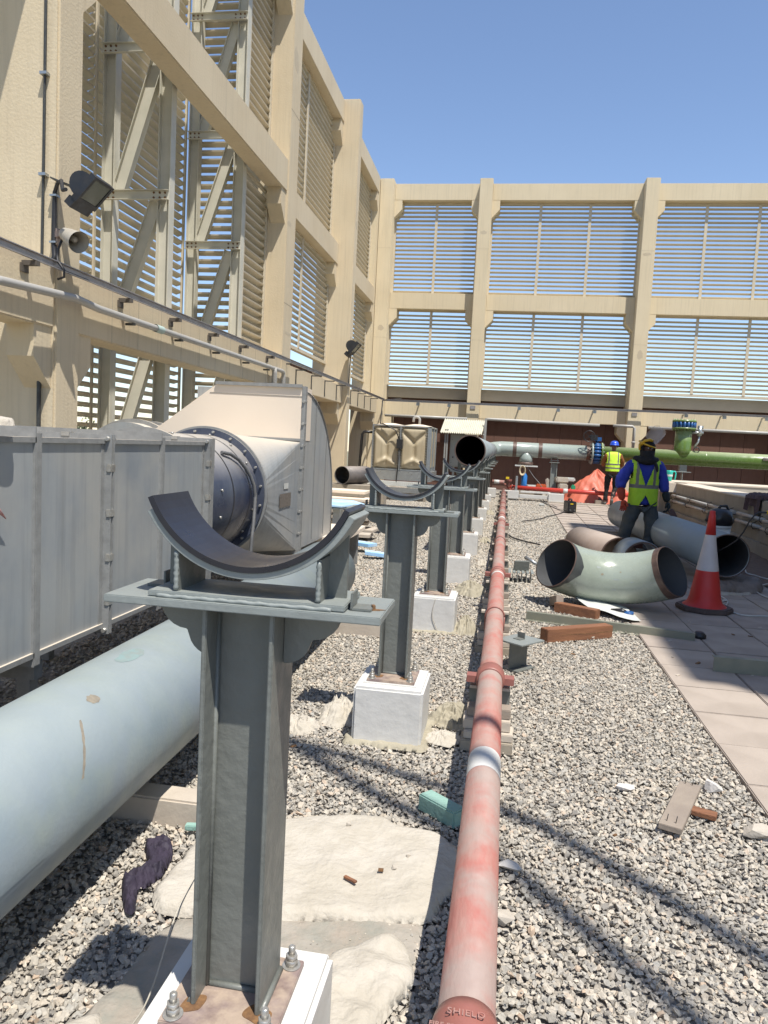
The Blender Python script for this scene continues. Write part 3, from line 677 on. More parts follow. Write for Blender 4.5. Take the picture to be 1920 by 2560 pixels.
# butterfly valve
v = thing('butterfly_valve', 'blue butterfly valve with black handwheel between pale and green pipes', 'valve', (2.58, HY, HZ))
def flange_disc(x, m, n=16, R0=.315, w_=.045):
    b = MB(); b.cyl((x - w_ / 2, HY, HZ), (x + w_ / 2, HY, HZ), R0, 40); return b.build('flange', m, v)
for x, m in ((2.44, headerpipe), (2.71, greenpipe)):
    f = flange_disc(x, m); b = MB()
    for k in range(16):
        a = 2 * PI * (k + .5) / 16; y = HY + .275 * math.cos(a); z = HZ + .275 * math.sin(a); b.cyl((x - .06, y, z), (x + .06, y, z), .016, 6)
    stuff(b.build('flange_bolt', boltm, f))
b = MB(); b.cyl((2.49, HY, HZ), (2.655, HY, HZ), .225, 36)
for k in range(16):
    a = 2 * PI * (k + .5) / 16; y = HY + .262 * math.cos(a); z = HZ + .262 * math.sin(a); b.cyl((2.487, y, z), (2.66, y, z), .042, 10)
b.build('valve_body', valveblue, v)
b = MB(); b.cyl((2.57, HY, HZ + .2), (2.57, HY, HZ + .42), .05, 16); b.box(2.49, 2.68, HY - .08, HY + .08, HZ + .36, HZ + .47); b.build('valve_neck', valveblue, v)
b = MB(); b.box(2.36, 2.56, HY - .17, HY - .05, HZ + .38, HZ + .53); b.cyl((2.34, HY - .32, HZ + .47), (2.34, HY - .1, HZ + .47), .025, 12); b.build('gearbox', blackp, v)
b = MB(); n = 32; b.tube([(2.30 + .155 * math.cos(2 * PI * k / n), HY - .34, HZ + .48 + .155 * math.sin(2 * PI * k / n)) for k in range(n + 1)], .012, 8, caps=False)
for k in range(4): a = PI / 4 + k * PI / 2; b.bar((2.30, HY - .34, HZ + .48), (2.30 + .15 * math.cos(a), HY - .34, HZ + .48 + .15 * math.sin(a)), .014, .014)
b.build('handwheel', blackp, v)
# green pipe with capped riser
g_ = thing('green_pipe', 'long glossy green pipe with a blue flanged riser along the far wall', 'pipe', (5, HY, HZ))
b = MB(); b.cyl((2.73, HY, HZ), (12, HY, HZ), .2165, 48); b.build('pipe_wall', greenpipe, g_)
rx = 4.93
b = MB(); b.tube([(rx, HY, HZ + .05), (rx, HY, HZ + .24), (rx, HY, 2.32)], [.235, .232, .225], 40); b.build('riser', greenpipe, g_)
for z in (2.34, 2.55):
    b = MB(); b.cyl((rx, HY, z), (rx, HY, z + .05), .325, 40); f = b.build('flange', greenpipe, g_)
    b = MB()
    for k in range(18): a = 2 * PI * k / 18; b.cyl((rx + .285 * math.cos(a), HY + .285 * math.sin(a), z - .03), (rx + .285 * math.cos(a), HY + .285 * math.sin(a), z + .085), .018, 6)
    stuff(b.build('flange_bolt', greenpipe, f))
b = MB(); b.cyl((rx, HY, 2.39), (rx, HY, 2.55), .24, 36)
for k in range(18): a = 2 * PI * k / 18; b.cyl((rx + .285 * math.cos(a), HY + .285 * math.sin(a), 2.392), (rx + .285 * math.cos(a), HY + .285 * math.sin(a), 2.548), .042, 10)
b.build('valve_ring', valveblue, g_)
b = MB(); b.cyl((rx + .2, HY - .05, 2.27), (rx + .52, HY - .05, 2.27), .04, 12); b.cyl((rx + .42, HY - .05, 2.18), (rx + .42, HY - .05, 2.42), .06, 14); b.cyl((rx + .36, HY - .05, 2.42), (rx + .50, HY - .05, 2.42), .05, 12); b.tube([(rx + .42, HY - .05, 2.2), (rx + .4, HY - .05, 2.0), (rx + .3, HY - .07, 1.86)], .03, 10); b.build('drain_valve', galv, g_)
b = MB(); n = 20; b.tube([(rx + .36 + .075 * math.cos(2 * PI * k / n), HY - .12, 1.78 + .075 * math.sin(2 * PI * k / n)) for k in range(n + 1)], .014, 6, caps=False); b.build('small_wheel', blackp, g_)
for x in (3.95, 5.55):
    b = MB(); b.tube([(x, HY, HZ), (x + .015, HY, HZ)], .2185, 40, caps=False); b.build('seam', greenpipe, g_)
b = MB(); b.tube([(7.05, HY - .2, 1.62), (7.25, HY - .3, 1.62), (7.33, HY - .32, 1.58), (7.33, HY - .32, .55)], .05, 12); b.tube([(7.2, HY - .28, 1.74), (8.2, HY - .28, 1.74)], .06, 12); b.build('side_pipe', pvc, g_)
t = thing('header_support', 'short pale cradle holding up the green pipe below its riser', 'support post', (rx + .05, HY, .2))
b = MB(); b.box(4.88, 5.08, HY - .1, HY + .1, 1.15, 1.34); b.box(4.76, 5.20, HY - .12, HY + .12, 1.13, 1.15); b.box(4.965, 4.985, HY - .1, HY + .1, .8, 1.13); b.box(4.82, 5.14, HY - .15, HY + .15, .72, .74); b.build('cradle', postlight, t)
b = MB(); b.box(4.8, 5.15, HY - .18, HY + .18, .1, .72); b.build('plinth', concm, t)
# thin pipes on the far brown wall
t = thing('wall_pipe', 'thin pale pipe running level along the brown wall above the header', 'pipe', (1, 24.2, 2.3), group=None)
b = MB(); b.tube([(-3.95, 24.25, 2.42), (-1.3, 24.25, 2.42)], .045, 10); b.tube([(-.72, 24.0, 1.0), (-.72, 24.0, 2.36), (-.66, 24.0, 2.43), (-.55, 24.0, 2.43), (2.75, 24.0, 2.40)], .045, 12); b.tube([(3.15, 24.0, 2.41), (3.72, 24.0, 2.41), (3.78, 24.0, 2.36), (3.78, 24.0, 1.7)], .045, 12); b.tube([(4.2, 24.1, 2.40), (10, 24.1, 2.40)], .045, 12); b.build('pipe_run', pvc, t)
b = MB()
for x in (-.72, 3.78): b.cyl((x, 24.0, 1.9), (x, 24.0, 1.96), .056, 12)
build_each(b, 'pipe_socket', pvc, t)
# ================================================================== RED FIRE PIPE
rp = thing('red_pipe', 'long faded red pipe with white band running straight away over the gravel', 'pipe', (-.006, 3, 0))
RZ = .332; RX = -.006
me_pts = [-1.2, 2.60, 2.78, 21.9]
b = MB(); b.cyl((RX, -1.2, RZ), (RX, 22.1, RZ), .0605, 36); b.build('pipe_wall', redpipe, rp)
b = MB(); b.cyl((RX, 2.60, RZ), (RX, 2.775, RZ), .0612, 36, caps=False); b.build('white_band', whitepaint, rp)
b = MB(); b.cyl((RX, 6.90, RZ), (RX, 6.96, RZ), .0612, 30, caps=False); b.cyl((RX, 12.6, RZ), (RX, 12.8, RZ), .0612, 30, caps=False); b.build('white_band', whitepaint, rp)
b = MB(); b.tube([(RX, 1.28, RZ), (RX, 1.30, RZ), (RX, 1.42, RZ), (RX, 1.45, RZ)], [.067, .072, .072, .067], 36); cp = b.build('grooved_coupling', redcouple, rp)
text('cast_lettering', 'SHIELD', .022, redpipe, rp, (RX, 1.395, RZ + .0735), (0, 0, 0), .0008, 1.1)
text('cast_lettering', 'FIRE PROTECTION', .016, redpipe, rp, (RX - .003, 1.355, RZ + .0735), (0, 0, 0), .0008, 1.0)
for y in (3.78, 7.08, 12.0):
    b = MB(); b.tube([(RX, y, RZ), (RX, y + .012, RZ), (RX, y + .10, RZ), (RX, y + .112, RZ)], [.066, .073, .073, .066], 28)
    b.box(RX - .12, RX - .06, y + .02, y + .09, RZ - .02, RZ + .014); b.box(RX + .06, RX + .12, y + .02, y + .09, RZ - .02, RZ + .014)
    b.build('grooved_coupling', redcouple, rp)
for y in (5.3, 9.7, 13.3, 14.9, 16.2, 17.4, 18.6, 19.6, 20.4, 21.3):
    b = MB(); n = 14; b.tube([(RX + .066 * math.cos(PI * k / n), y, RZ + .066 * math.sin(PI * k / n)) for k in range(n + 1)] + [(RX - .066, y, RZ - .1)], .0055, 6); b.tube([(RX + .066, y, RZ), (RX + .066, y, RZ - .1)], .0055, 6); b.build('u_bolt', redcouple, rp)
bl = ['nearest', 'second', 'third', 'fourth', 'fifth', 'sixth', 'seventh', 'eighth', 'ninth', 'tenth', 'eleventh', 'twelfth']
ty = [3.72, 5.55, 6.85, 8.3, 9.7, 11.2, 12.8, 14.4, 16.0, 17.5, 19.0, 20.4]
sb0 = None
for i, y in enumerate(ty):
    lab = bl[i] + ' stacked block and angle support under the red pipe'
    if sb0 is None:
        sb0 = s_ = thing('pipe_sleeper', lab, 'support', (RX, y, 0), group='stacked supports under the red pipe')
        for k, (z0, z1, dx, dy, ww) in enumerate(((0, .055, 0, 0, .13), (.057, .095, .006, .02, .122), (.097, .15, -.004, .05, .118), (.152, .20, .003, .08, .11))):
            b = MB(); b.box(-ww + dx, ww + dx, -.05 + dy, .075 + dy, z0, z1); b.build('block', [concm, woodblock, woodblock, woodgrey][k], s_, bevel=.004, local=True)
        b = MB(); b.box(-.105, .105, .12, .128, .20, .275); b.box(-.105, .105, .128, .19, .2, .208); b.build('angle', postgrey, s_, local=True)
        for s in (-1, 1):
            b = MB(); b.box(s * .082 - .02, s * .082 + .02, .10, .16, .275, .29); b.build('angle_cap', woodblock, s_, local=True)
    else:
        s_ = copy_tree(sb0, (RX, y, gh(y)), lab)
# far branch: red cross pipe with valve set
rc = thing('red_cross_pipe', 'bright red pipe crossing left to right in front of the orange tarpaulin', 'pipe', (1.5, 21.5, .4))
b = MB(); b.cyl((-.35, 21.95, .58), (RX, 21.95, .58), .055, 18); b.build('pipe_stub', redpipe, rc)
b = MB(); b.tube([(.10, 21.5, .47), (4.6, 21.5, .43)], .060, 24); b.build('pipe_wall', redfresh, rc)
b = MB(); b.cyl((1.62, 21.5, .455), (1.74, 21.5, .455), .063, 24); b.cyl((-.3, 21.95, .58), (-.15, 21.95, .58), .058, 18); b.build('white_sleeve', whitepaint, rc)
b = MB()
for x in (.05, .2): b.cyl((x, 21.5, .47), (x + .03, 21.5, .47), .085, 16)
b.cyl((.13, 21.4, .47), (.13, 21.4, .66), .03, 10); b.box(.06, .2, 21.33, 21.47, .64, .69); b.tube([(.0, 21.6, .55), (.2, 21.4, .38), (.32, 21.35, .5)], .03, 8); b.build('valve_set', redcouple, rc)
b = MB(); b.box(.03, .12, 21.3, 21.36, .70, .76); b.build('yellow_handle', yellowp, rc)
b = MB(); b.box(.30, .36, 21.30, 21.36, gh(21), .80); b.build('strut', galv, rc)
# ================================================================== BIG BLUE GREY PIPE ON THE GROUND (LEFT)
GX = -1.405
def gz_(y): return .365 + .0106 * y
t = thing('ground_pipe', 'huge pale blue pipe lying on the gravel beneath the grey duct', 'pipe', (GX, 3, .4))
b = MB(); b.ringtube((GX, -1.5, gz_(-1.5)), (GX, 6.02, gz_(6.02)), .2505, .24, 72); b.build('pipe_wall', bigpipem, t)
# paint scars
def on_pipe(a, y, r=.2512): return (GX + r * math.sin(a), y, gz_(y) + r * math.cos(a))
def decal(name, cy, ca, sy, sa, m, par, seed, n=18, rot=0.):
    b = MB(); vs = []; r_ = random.Random(seed)
    for k in range(n):
        q = 2 * PI * k / n; u = math.cos(q) * sy * r_.uniform(.75, 1.1); v_ = math.sin(q) * sa * r_.uniform(.75, 1.1)
        uu = u * math.cos(rot) - v_ * math.sin(rot) * sy / max(sa, .01) * .3
        vs.append(on_pipe(ca + v_, cy + uu))
    b.add(vs, [tuple(range(n))]); return b.build(name, m, par)
scar1 = mat('paint_scar', (.22, .25, .235), .7, 0, (.20, .33, .33), 30, .6)
scar2 = mat('bare_scar', (.27, .235, .18), .8, 0, (.17, .15, .12), 40, .8)
decal('paint_scar', 2.66, .12, .10, .16, scar1, t, 3)
decal('paint_scar', 2.25, .47, .030, .09, scar2, t, 5)
b = MB(); vs = []
for k in range(12):
    a = .62 + .055 * k; w_ = .004 + .004 * abs(math.sin(k * 1.9)); y = 2.12 - .012 * k
    vs += [on_pipe(a, y - w_), on_pipe(a, y + w_)]
b.add(vs, [(2 * k, 2 * k + 1, 2 * k + 3, 2 * k + 2) for k in range(11)]); b.build('paint_scar', scar2, t)
for i, (y, lab) in enumerate(((2.68, 'nearer short concrete sleeper crossing under the big pale pipe'), (5.75, 'farther concrete sleeper poking out beyond the nearest post'))):
    b = MB(); b.box(-1.75, -1.02 if i == 0 else -.70, y - .05, y + (.07 if i == 0 else .12), -.03, .10 if i == 0 else .165); tag(b.build('sleeper', woodblock, None, bevel=.008, loc=(-1.4, y, 0)), lab, 'sleeper')
# ================================================================== DUCT, FAN, TRANSITION AND ELBOW
DX0, DX1, DZ0, DZ1 = -2.88, -1.90, .545, 1.435
def make_duct_piece(par, y0, y1, x0=DX0, x1=DX1, z0=DZ0, z1=DZ1):
    b = MB(); b.box(x0, x1, y0, y1, z0, z1); b.build('duct_sheet', ductm, par, bevel=.003)
    ym = (y0 + y1) / 2
    b = MB(); b.box(x0 - .04, x1 + .012, ym - .035, ym - .028, z0 - .05, z1 + .06); b.box(x1 + .003, x1 + .014, ym - .028, ym + .006, z0 - .045, z1 + .035); b.box(x0, x1 + .01, ym - .028, ym + .03, z1 + .003, z1 + .012); b.build('stiffener', ductflange, par)
def duct_joint(par, y, x0=DX0, x1=DX1, z0=DZ0, z1=DZ1, nb=4):
    b = MB()
    for dy in (-.012, .012):
        a, c = y + dy - .004, y + dy + .004
        b.box(x1, x1 + .04, a, c, z0 - .04, z1 + .04); b.box(x0, x1, a, c, z1, z1 + .04); b.box(x0, x1, a, c, z0 - .04, z0)
    b.box(x1 - .01, x1 + .004, y - .044, y - .017, z0, z1)
    j = b.build('joint_flange', ductflange, par)
    for k in range(nb):
        z = z0 + .12 + (z1 - z0 - .24) * k / max(1, nb - 1)
        b = MB(); b.obox((x1 + .030, y, z), (.024, .044, .038), 0, 0, .1 * math.sin(k * 9)); b.build('cleat', boltm, j, bevel=.003)
    b = MB()
    for z in (z0 - .02, z1 + .02): b.cyl((x1 + .022, y - .035, z), (x1 + .022, y + .035, z), .011, 8)
    b.build('corner_bolt', boltm, j)
    for k in range(3): 
        b = MB(); x = x1 - .2 - .25 * k; b.obox((x, y, z1 + .034), (.04, .044, .02)); b.build('cleat', boltm, j)
d_ = thing('air_duct', 'long rectangular grey sheet metal duct with flanged joints at the left edge', 'duct', (-2.4, 2.5, .5))
yj = [.20, 1.26, 2.32, 3.385, 4.60]
for a, c in zip(yj[:-1], yj[1:]): make_duct_piece(d_, a + .02, c - .02)
for y in yj: duct_joint(d_, y)
# top rail along the near corner of the duct
b = MB(); b.box(DX1 - .025, DX1 + .012, .2, 4.6, DZ1 - .004, DZ1 + .018); b.box(DX1 - .012, DX1 + .012, .2, 4.6, DZ0 - .012, DZ0 + .01); b.build('corner_rail', ductflange, d_)
b = MB(); b.box(DX0, DX1 + .02, 4.60, 4.72, DZ0 - .03, DZ1 + .04); b.build('end_collar', ductflange, d_, bevel=.004)
for y in (1.0, 2.9, 4.4):
    b = MB(); b.box(DX0 - .1, DX1 - .02, y - .03, y + .03, .42, .50); b.box(DX1 - .1, DX1 - .04, y - .03, y + .03, 0, .42); b.box(DX0, DX0 + .06, y - .03, y + .03, 0, .42); build_each(b, 'cross_bearer', ductflange, d_)
# fan
fx, fz, fr = -2.40, 1.035, .475
f_ = thing('duct_fan', 'round blue black fan casing with bolted rings between duct and hood', 'fan', (fx, 5.3, 0))
b = MB(); b.tube([(fx, 4.72, fz), (fx, 4.75, fz), (fx, 5.80, fz)], [fr - .03, fr - .012, fr - .012], 72, caps=False); b.build('fan_casing', fanblue, f_)
b = MB(); b.ringtube((fx, 5.79, fz), (fx, 5.81, fz), fr + .040, fr - .014, 72); b.build('fan_ring', fanblue, f_)
b = MB(); b.ringtube((fx, 4.74, fz), (fx, 4.765, fz), fr + .02, fr - .05, 72); b.build('fan_ring', ductflange, f_)
b = MB(); b.tube([(fx, 5.25, fz), (fx, 5.265, fz)], fr - .009, 72, caps=False); b.tube([(fx, 5.60, fz), (fx, 5.612, fz)], fr - .009, 72, caps=False); build_each(b, 'casing_seam', blackp, f_)
for k in range(20):
    a = 2 * PI * (k + .5) / 20; x = fx + (fr + .018) * math.cos(a); z = fz + (fr + .018) * math.sin(a)
    b = MB(); b.cyl((x, 5.768, z), (x, 5.83, z), .010, 6); b.build('ring_bolt', boltm, f_)
for k in range(14):
    a = R(-60) + R(140) * (k % 7) / 6; y = (5.02, 5.70)[k // 7]; x = fx + (fr - .012) * math.cos(a); z = fz + (fr - .012) * math.sin(a)
    b = MB(); b.cyl((x, y, z), (fx + (fr + .002) * math.cos(a), y, fz + (fr + .002) * math.sin(a)), .010, 8); b.build('rivet', boltm, f_)
# flexible conduit over the fan
key_ = [(-2.06, 5.30, 1.375), (-2.035, 5.42, 1.362), (-2.0, 5.51, 1.32), (-1.962, 5.565, 1.255), (-1.935, 5.60, 1.195), (-1.912, 5.62, 1.125), (-1.902, 5.63, 1.04), (-1.895, 5.60, .94), (-1.885, 5.56, .84), (-1.88, 5.52, .735), (-1.88, 5.50, .60), (-1.88, 5.50, .30)]
pts = []
for i in range(len(key_) - 1):
    for k in range(7): pts.append(lerp3(key_[i], key_[i + 1], k / 7))
b = MB(); b.tube(pts, [.0125 + .0025 * (i % 2) for i in range(len(pts))], 8); tag(b.build('flexible_conduit', greycable, None, loc=pts[-1]), 'ribbed grey flexible conduit curving down over the round fan casing', 'conduit')
# square to round transition, hood and curved elbow box
e_ = thing('duct_elbow', 'grey quarter round elbow box with cream dusted hood behind the fan', 'duct', (-2.4, 7.2, 0))
Y3 = 6.86; sqx0, sqx1, sqz0, sqz1 = -2.90, -1.90, .455, 1.47
def transition():
    n = 96; c = []; q = []
    for k in range(n):
        a = 2 * PI * k / n + PI / 4
        c.append((fx + (fr + .025) * math.cos(a), 5.81, fz + (fr + .025) * math.sin(a)))
        u = math.cos(a); v_ = math.sin(a)
        # corners shared: whole quadrant fans into one corner then runs along an edge
        seg = (2 * PI * k / n) / (PI / 2); i = int(seg) % 4; f = seg - int(seg)
        cor = [(sqx1, sqz1), (sqx0, sqz1), (sqx0, sqz0), (sqx1, sqz0)]
        p, r2 = cor[i], cor[(i + 1) % 4]; g = 0 if f < .33 else (1 if f > .67 else (f - .33) / .34)
        q.append((p[0] + (r2[0] - p[0]) * g, Y3, p[1] + (r2[1] - p[1]) * g))
    b = MB(); b.add(c + q, [(k, (k + 1) % n, n + (k + 1) % n, n + k) for k in range(n)]); return b
transition().build('square_to_round', ductm, e_)
b = MB(); b.ringtube((fx, 5.812, fz), (fx, 5.835, fz), fr + .058, fr, 72); b.build('transition_ring', ductflange, e_)
b = MB(); b.box(sqx1, sqx1 + .035, Y3 - .012, Y3 - .004, sqz0 - .03, sqz1 + .035); b.box(-3.0, sqx1, Y3 - .012, Y3 - .004, sqz1, sqz1 + .035); b.box(-3.0, sqx1, Y3 - .012, Y3 - .004, sqz0 - .03, sqz0); b.build('mating_flange', ductflange, e_)
b = MB(); b.prism([(-3.38, 1.50), (sqx1, 1.485), (sqx1, 1.985), (-2.73, 1.985)], Y3, Y3 + .35, 'y'); hood = b.build('cream_hood', dustcream, e_, bevel=.004)
b = MB(); b.bar((-2.74, Y3 - .01, 1.99), (sqx1, Y3 - .01, 1.99), .03, .03); b.bar((-2.5, Y3 - .014, 1.492), (sqx1, Y3 - .014, 1.492), .014, .014); b.bar((-2.80, Y3 - .003, 1.90), (sqx1, Y3 - .003, 1.895), .004, .004); b.build('hood_rail', ductflange, e_)
b = MB(); b.box(sqx1, sqx1 + .035, Y3 - .004, Y3 + .004, sqz0, 1.99); b.box(sqx1, sqx1 + .035, Y3 + .045, Y3 + .053, sqz0, 1.99); b.box(sqx1 - .02, sqx1 + .002, Y3 + .004, Y3 + .045, sqz0, 1.99); b.build('elbow_flange', ductflange, e_)
P = [(6.92, .455), (6.92, 1.955)]
for k in range(1, 15):
    a = PI / 2 * k / 14; P.append((6.95 + 1.30 * math.sin(a) ** 1.0, .80 + 1.15 * math.cos(a)))
P += [(8.27, .455)]
b = MB(); b.prism(P, -2.95, sqx1 - .004, 'x'); b.build('curved_box', ductm, e_)
b = MB(); b.tube([(sqx1, y, z) for y, z in P[1:]], .008, 6); b.bar((sqx1, 7.42, .5), (sqx1, 7.42, 1.87), .004, .012); b.bar((sqx1, 7.90, .5), (sqx1, 7.90, 1.55), .004, .012); b.build('edge_seam', ductflange, e_)
for k in range(7):
    z = .62 + .205 * k
    b = MB(); b.cyl((sqx1 + .02, Y3 - .02, z), (sqx1 + .02, Y3 + .07, z), .013, 8); b.build('flange_bolt', boltm, e_)
plate_m = mat('name_plate_metal', (.16, .14, .12), .5, .3, (.24, .21, .18), 30, .5)
# plate follows the flat right hand triangle of the transition
tp = Vector((-1.93, 6.35, 1.0))
def tri_pt(s, z):  # point on the flat right side between ring and square
    y = 5.81 + (Y3 - 5.81) * s; x = (fx + fr + .025) + (sqx1 - (fx + fr + .025)) * s; return Vector((x + .006, y, z))
for (s0, s1, z0, z1, nm, m_) in ((.42, .75, .90, 1.02, 'name_plate', plate_m), (.53, .66, 1.06, 1.11, 'small_label', whitesheet)):
    b = MB(); b.add([tri_pt(s0, z0), tri_pt(s1, z0), tri_pt(s1, z1), tri_pt(s0, z1)], [(0, 1, 2, 3)]); b.build(nm, m_, e_)
sl_ = MB(); sl_.box(-3.0, -1.68, 7.92, 9.25, .41, .465); sl0 = sl_; sl_ = thing('slab', 'flat sand coloured slab right beside the foot of the curved elbow box', 'slab', (-2.2, 8.5, 0)); sl0.build('slab_top', dustcream, sl_, bevel=.006)
b = MB(); b.box(-3.0, -1.72, 7.96, 8.02, 0, .41); b.box(-3.0, -1.75, 9.1, 9.2, 0, .41); build_each(b, 'slab_bearer', ductflange, sl_)
# second fan behind the first duct
f2 = thing('duct_fan', 'dusty round fan ring peeping over the duct, farther left', 'fan', (-3.72, 7.3, 0))
b = MB(); b.tube([(-3.72, 7.0, 1.02), (-3.72, 7.7, 1.02)], .56, 60); b.build('fan_casing', ductm, f2)
b = MB(); b.ringtube((-3.72, 7.15, 1.02), (-3.72, 7.19, 1.02), .60, .5, 60); b.ringtube((-3.72, 7.5, 1.02), (-3.72, 7.54, 1.02), .59, .5, 60); build_each(b, 'fan_ring', ductflange, f2)

# ================================================================== CABLE TRAY, PIPES AND FITTINGS ON THE WALLS
ct = thing('cable_tray', 'long grey cable tray on brackets running along both walls and round the corner', 'cable tray', (-3.96, 12, 2.87))
TX = -3.965; TY = 24.22; TZ = 2.90
b = MB()
for dz in (-.03, .03):
    b.box(TX - .012, TX + .012, .5, TY, TZ + dz - .004, TZ + dz + .004); b.box(TX + .012, 14, TY - .012, TY + .012, TZ + dz - .004, TZ + dz + .004)
b.box(TX - .014, TX - .010, .5, TY, TZ - .03, TZ + .03); b.box(TX + .008, 14, TY + .010, TY + .014, TZ - .03, TZ + .03)
b.build('tray_rail', tray, ct)
b = MB(); b.tube([(TX - .004, .5, TZ - .022), (TX - .004, TY, TZ - .022), (14, TY, TZ - .022)], .007, 6); b.build('cable', blackcable, ct)
for y in (5.9, 7.5, 8.7, 9.9, 11.1, 12.4):
    b = MB(); b.box(FX - .02, TX + .02, y - .025, y + .025, TZ - .075, TZ - .035); b.box(FX - .017, FX + .0, y - .05, y + .05, TZ - .13, TZ - .06); b.build('tray_bracket', bracketm, ct)
for y in (13.5, 14.6, 15.8, 17.0, 18.2, 19.9, 20.9, 21.9, 22.9):
    b = MB(); b.bar((-4.24, y, TZ - .045), (TX, y, TZ - .045), .022, .022); b.bar((-4.19, y, TZ - .045), (-4.19, y, TZ - .40), .02, .02, (0, 1, 0)); b.build('tray_bracket', conduit, ct)
for x in (-2.9, -1.9, .3, 1.5, 2.6, 5.3, 6.4, 7.6, 8.6):
    b = MB(); b.box(x - .02, x + .02, TY, BY, TZ - .05, TZ - .02); b.box(x - .05, x + .05, TY + .02, TY + .08, TZ - .13, TZ - .04); b.build('tray_bracket', galv, ct)
b = MB()
for x in (-1.15, 3.8): b.box(x - .08, x + .08, FY - .02, FY - .002, TZ - .16, TZ - .05)
build_each(b, 'column_clip', tray, ct)
wp = thing('drain_pipe', 'fat grey plastic pipe kinking round the pillar below the left cable tray', 'pipe', (-4.0, 8, 2.6))
b = MB(); b.tube([(-4.0, .2, 2.36), (-4.0, 4.3, 2.36), (-3.96, 4.85, 2.45), (-3.94, 5.4, 2.60), (-3.94, 6.45, 2.665), (-4.0, 6.95, 2.66), (-4.0, 13.05, 2.68), (-4.0, 13.12, 2.66), (-4.0, 13.14, 2.60), (-4.0, 13.14, 1.2)], .036, 16); b.build('pipe_run', pvc, wp)
b = MB(); b.tube([(-3.99, 12.55, 2.68), (-3.99, 12.58, 2.6), (-3.99, 12.58, 1.2)], .045, 14); b.build('down_pipe', pvc, wp)
b = MB(); b.cyl((-4.0, 8.15, 2.665), (-4.0, 8.32, 2.665), .044, 16, caps=False); b.build('paint_splash', mat('pale_teal_splash', (.40, .50, .46), .6), wp)
b = MB()
for y in (7.6, 8.8, 10, 11.2, 12.2): b.box(FX, -3.955, y - .01, y + .01, 2.605, 2.63)
stuff(b.build('pipe_clip', conduit, wp))
cn = thing('conduit', 'thin dark vertical conduit with couplings fixed to the near pillar', 'conduit', (-4.18, 6.3, 3))
b = MB(); b.tube([(-4.17, 6.315, 8), (-4.175, 6.315, 5.6), (-4.18, 6.315, 4.0), (-4.185, 6.31, 2.9), (-4.185, 6.315, 2.3)], .0125, 8); b.tube([(-4.185, 6.31, 2.3), (-4.19, 6.3, 2.28), (-4.195, 6.30, 2.1), (-4.19, 6.295, 1.2), (-4.19, 6.295, 1.0)], [.014, .021, .021, .019, .017], 8); b.build('conduit_tube', conduit, cn)
for z in (4.55, 3.70, 2.33):
    b = MB(); b.box(-4.21, -4.145, 6.28, 6.34, z - .012, z + .012); b.build('saddle_clip', galv, cn)
c2 = thing('conduit', 'black hose curving up the pillar from the tray to the big floodlight', 'conduit', (-4.05, 6.28, 3.3))
b = MB(); b.tube([(-4.05, 6.26, 2.93), (-4.055, 6.30, 3.0), (-4.07, 6.31, 3.1), (-4.07, 6.31, 3.45), (-4.065, 6.305, 3.55), (-4.02, 6.28, 3.62), (-3.95, 6.22, 3.62), (-3.90, 6.15, 3.56), (-3.86, 6.10, 3.50), (-3.80, 6.05, 3.49)], [.016, .024, .024, .020, .018, .016, .016, .016, .016, .016], 10); b.build('hose', blackcable, c2)
b = MB()
for z in (3.12, 3.52): b.box(-4.10, -4.04, 6.28, 6.345, z - .008, z + .008)
build_each(b, 'saddle_clip', galv, c2)
# floodlights
def floodlight(loc, label, sc, rz, rx):
    t = thing('floodlight', label, 'floodlight', loc, 0, 'floodlights on the left wall'); 
    M_ = Euler((rx, 0, rz)).to_matrix().to_4x4() @ Matrix.Scale(sc, 4)
    def bl_(b, nm, m): b.v = [tuple(M_ @ Vector(v)) for v in b.v]; return b.build(nm, m, t, local=True)
    # local: lens faces -y, width along x
    b = MB(); b.box(-.17, .17, -.02, .03, -.15, .15); b.box(-.17, -.135, -.035, -.02, -.15, .15); b.box(.135, .17, -.035, -.02, -.15, .15); b.box(-.135, .135, -.035, -.02, .125, .15); b.box(-.135, .135, -.035, -.02, -.15, -.10); bl_(b, 'front_frame', floodm)
    b = MB(); b.box(-.133, .133, -.028, -.021, -.098, .123); bl_(b, 'glass', floodglass)
    P = [(.03, -.12)] + [(.03 + .15 * math.sin(PI * k / 10), -.12 * math.cos(PI * k / 10)) for k in range(1, 10)] + [(.03, .12)]
    b = MB(); b.prism(P, -.15, .15, 'x'); bl_(b, 'back_housing', floodm)
    b = MB(); b.box(-.16, .16, -.02, .06, -.235, -.15); bl_(b, 'gear_box', floodm)
    return t, M_
ft, _m = floodlight((-3.70, 6.30, 3.545), 'big dark floodlight tilted over the yard on the near pillar', .90, R(90), R(43))
b = MB(); b.bar((-4.08, 6.30, 3.66), (-3.80, 6.30, 3.56), .10, .012); b.bar((-3.86, 6.25, 3.60), (-3.78, 6.25, 3.50), .012, .08); b.build('wall_arm', conduit, ft)
ft2, _m = floodlight((-3.86, 18.55, 3.80), 'small floodlight with grey reflector on the third pillar near the corner', 1.15, R(90), R(40))
b = MB(); b.bar((-4.06, 18.86, 3.66), (-3.9, 18.6, 3.70), .04, .03); b.tube([(-4.0, 18.8, 3.66), (-4.02, 18.82, 3.4), (-4.03, 18.84, 2.95)], .012, 6); b.build('wall_arm', conduit, ft2)
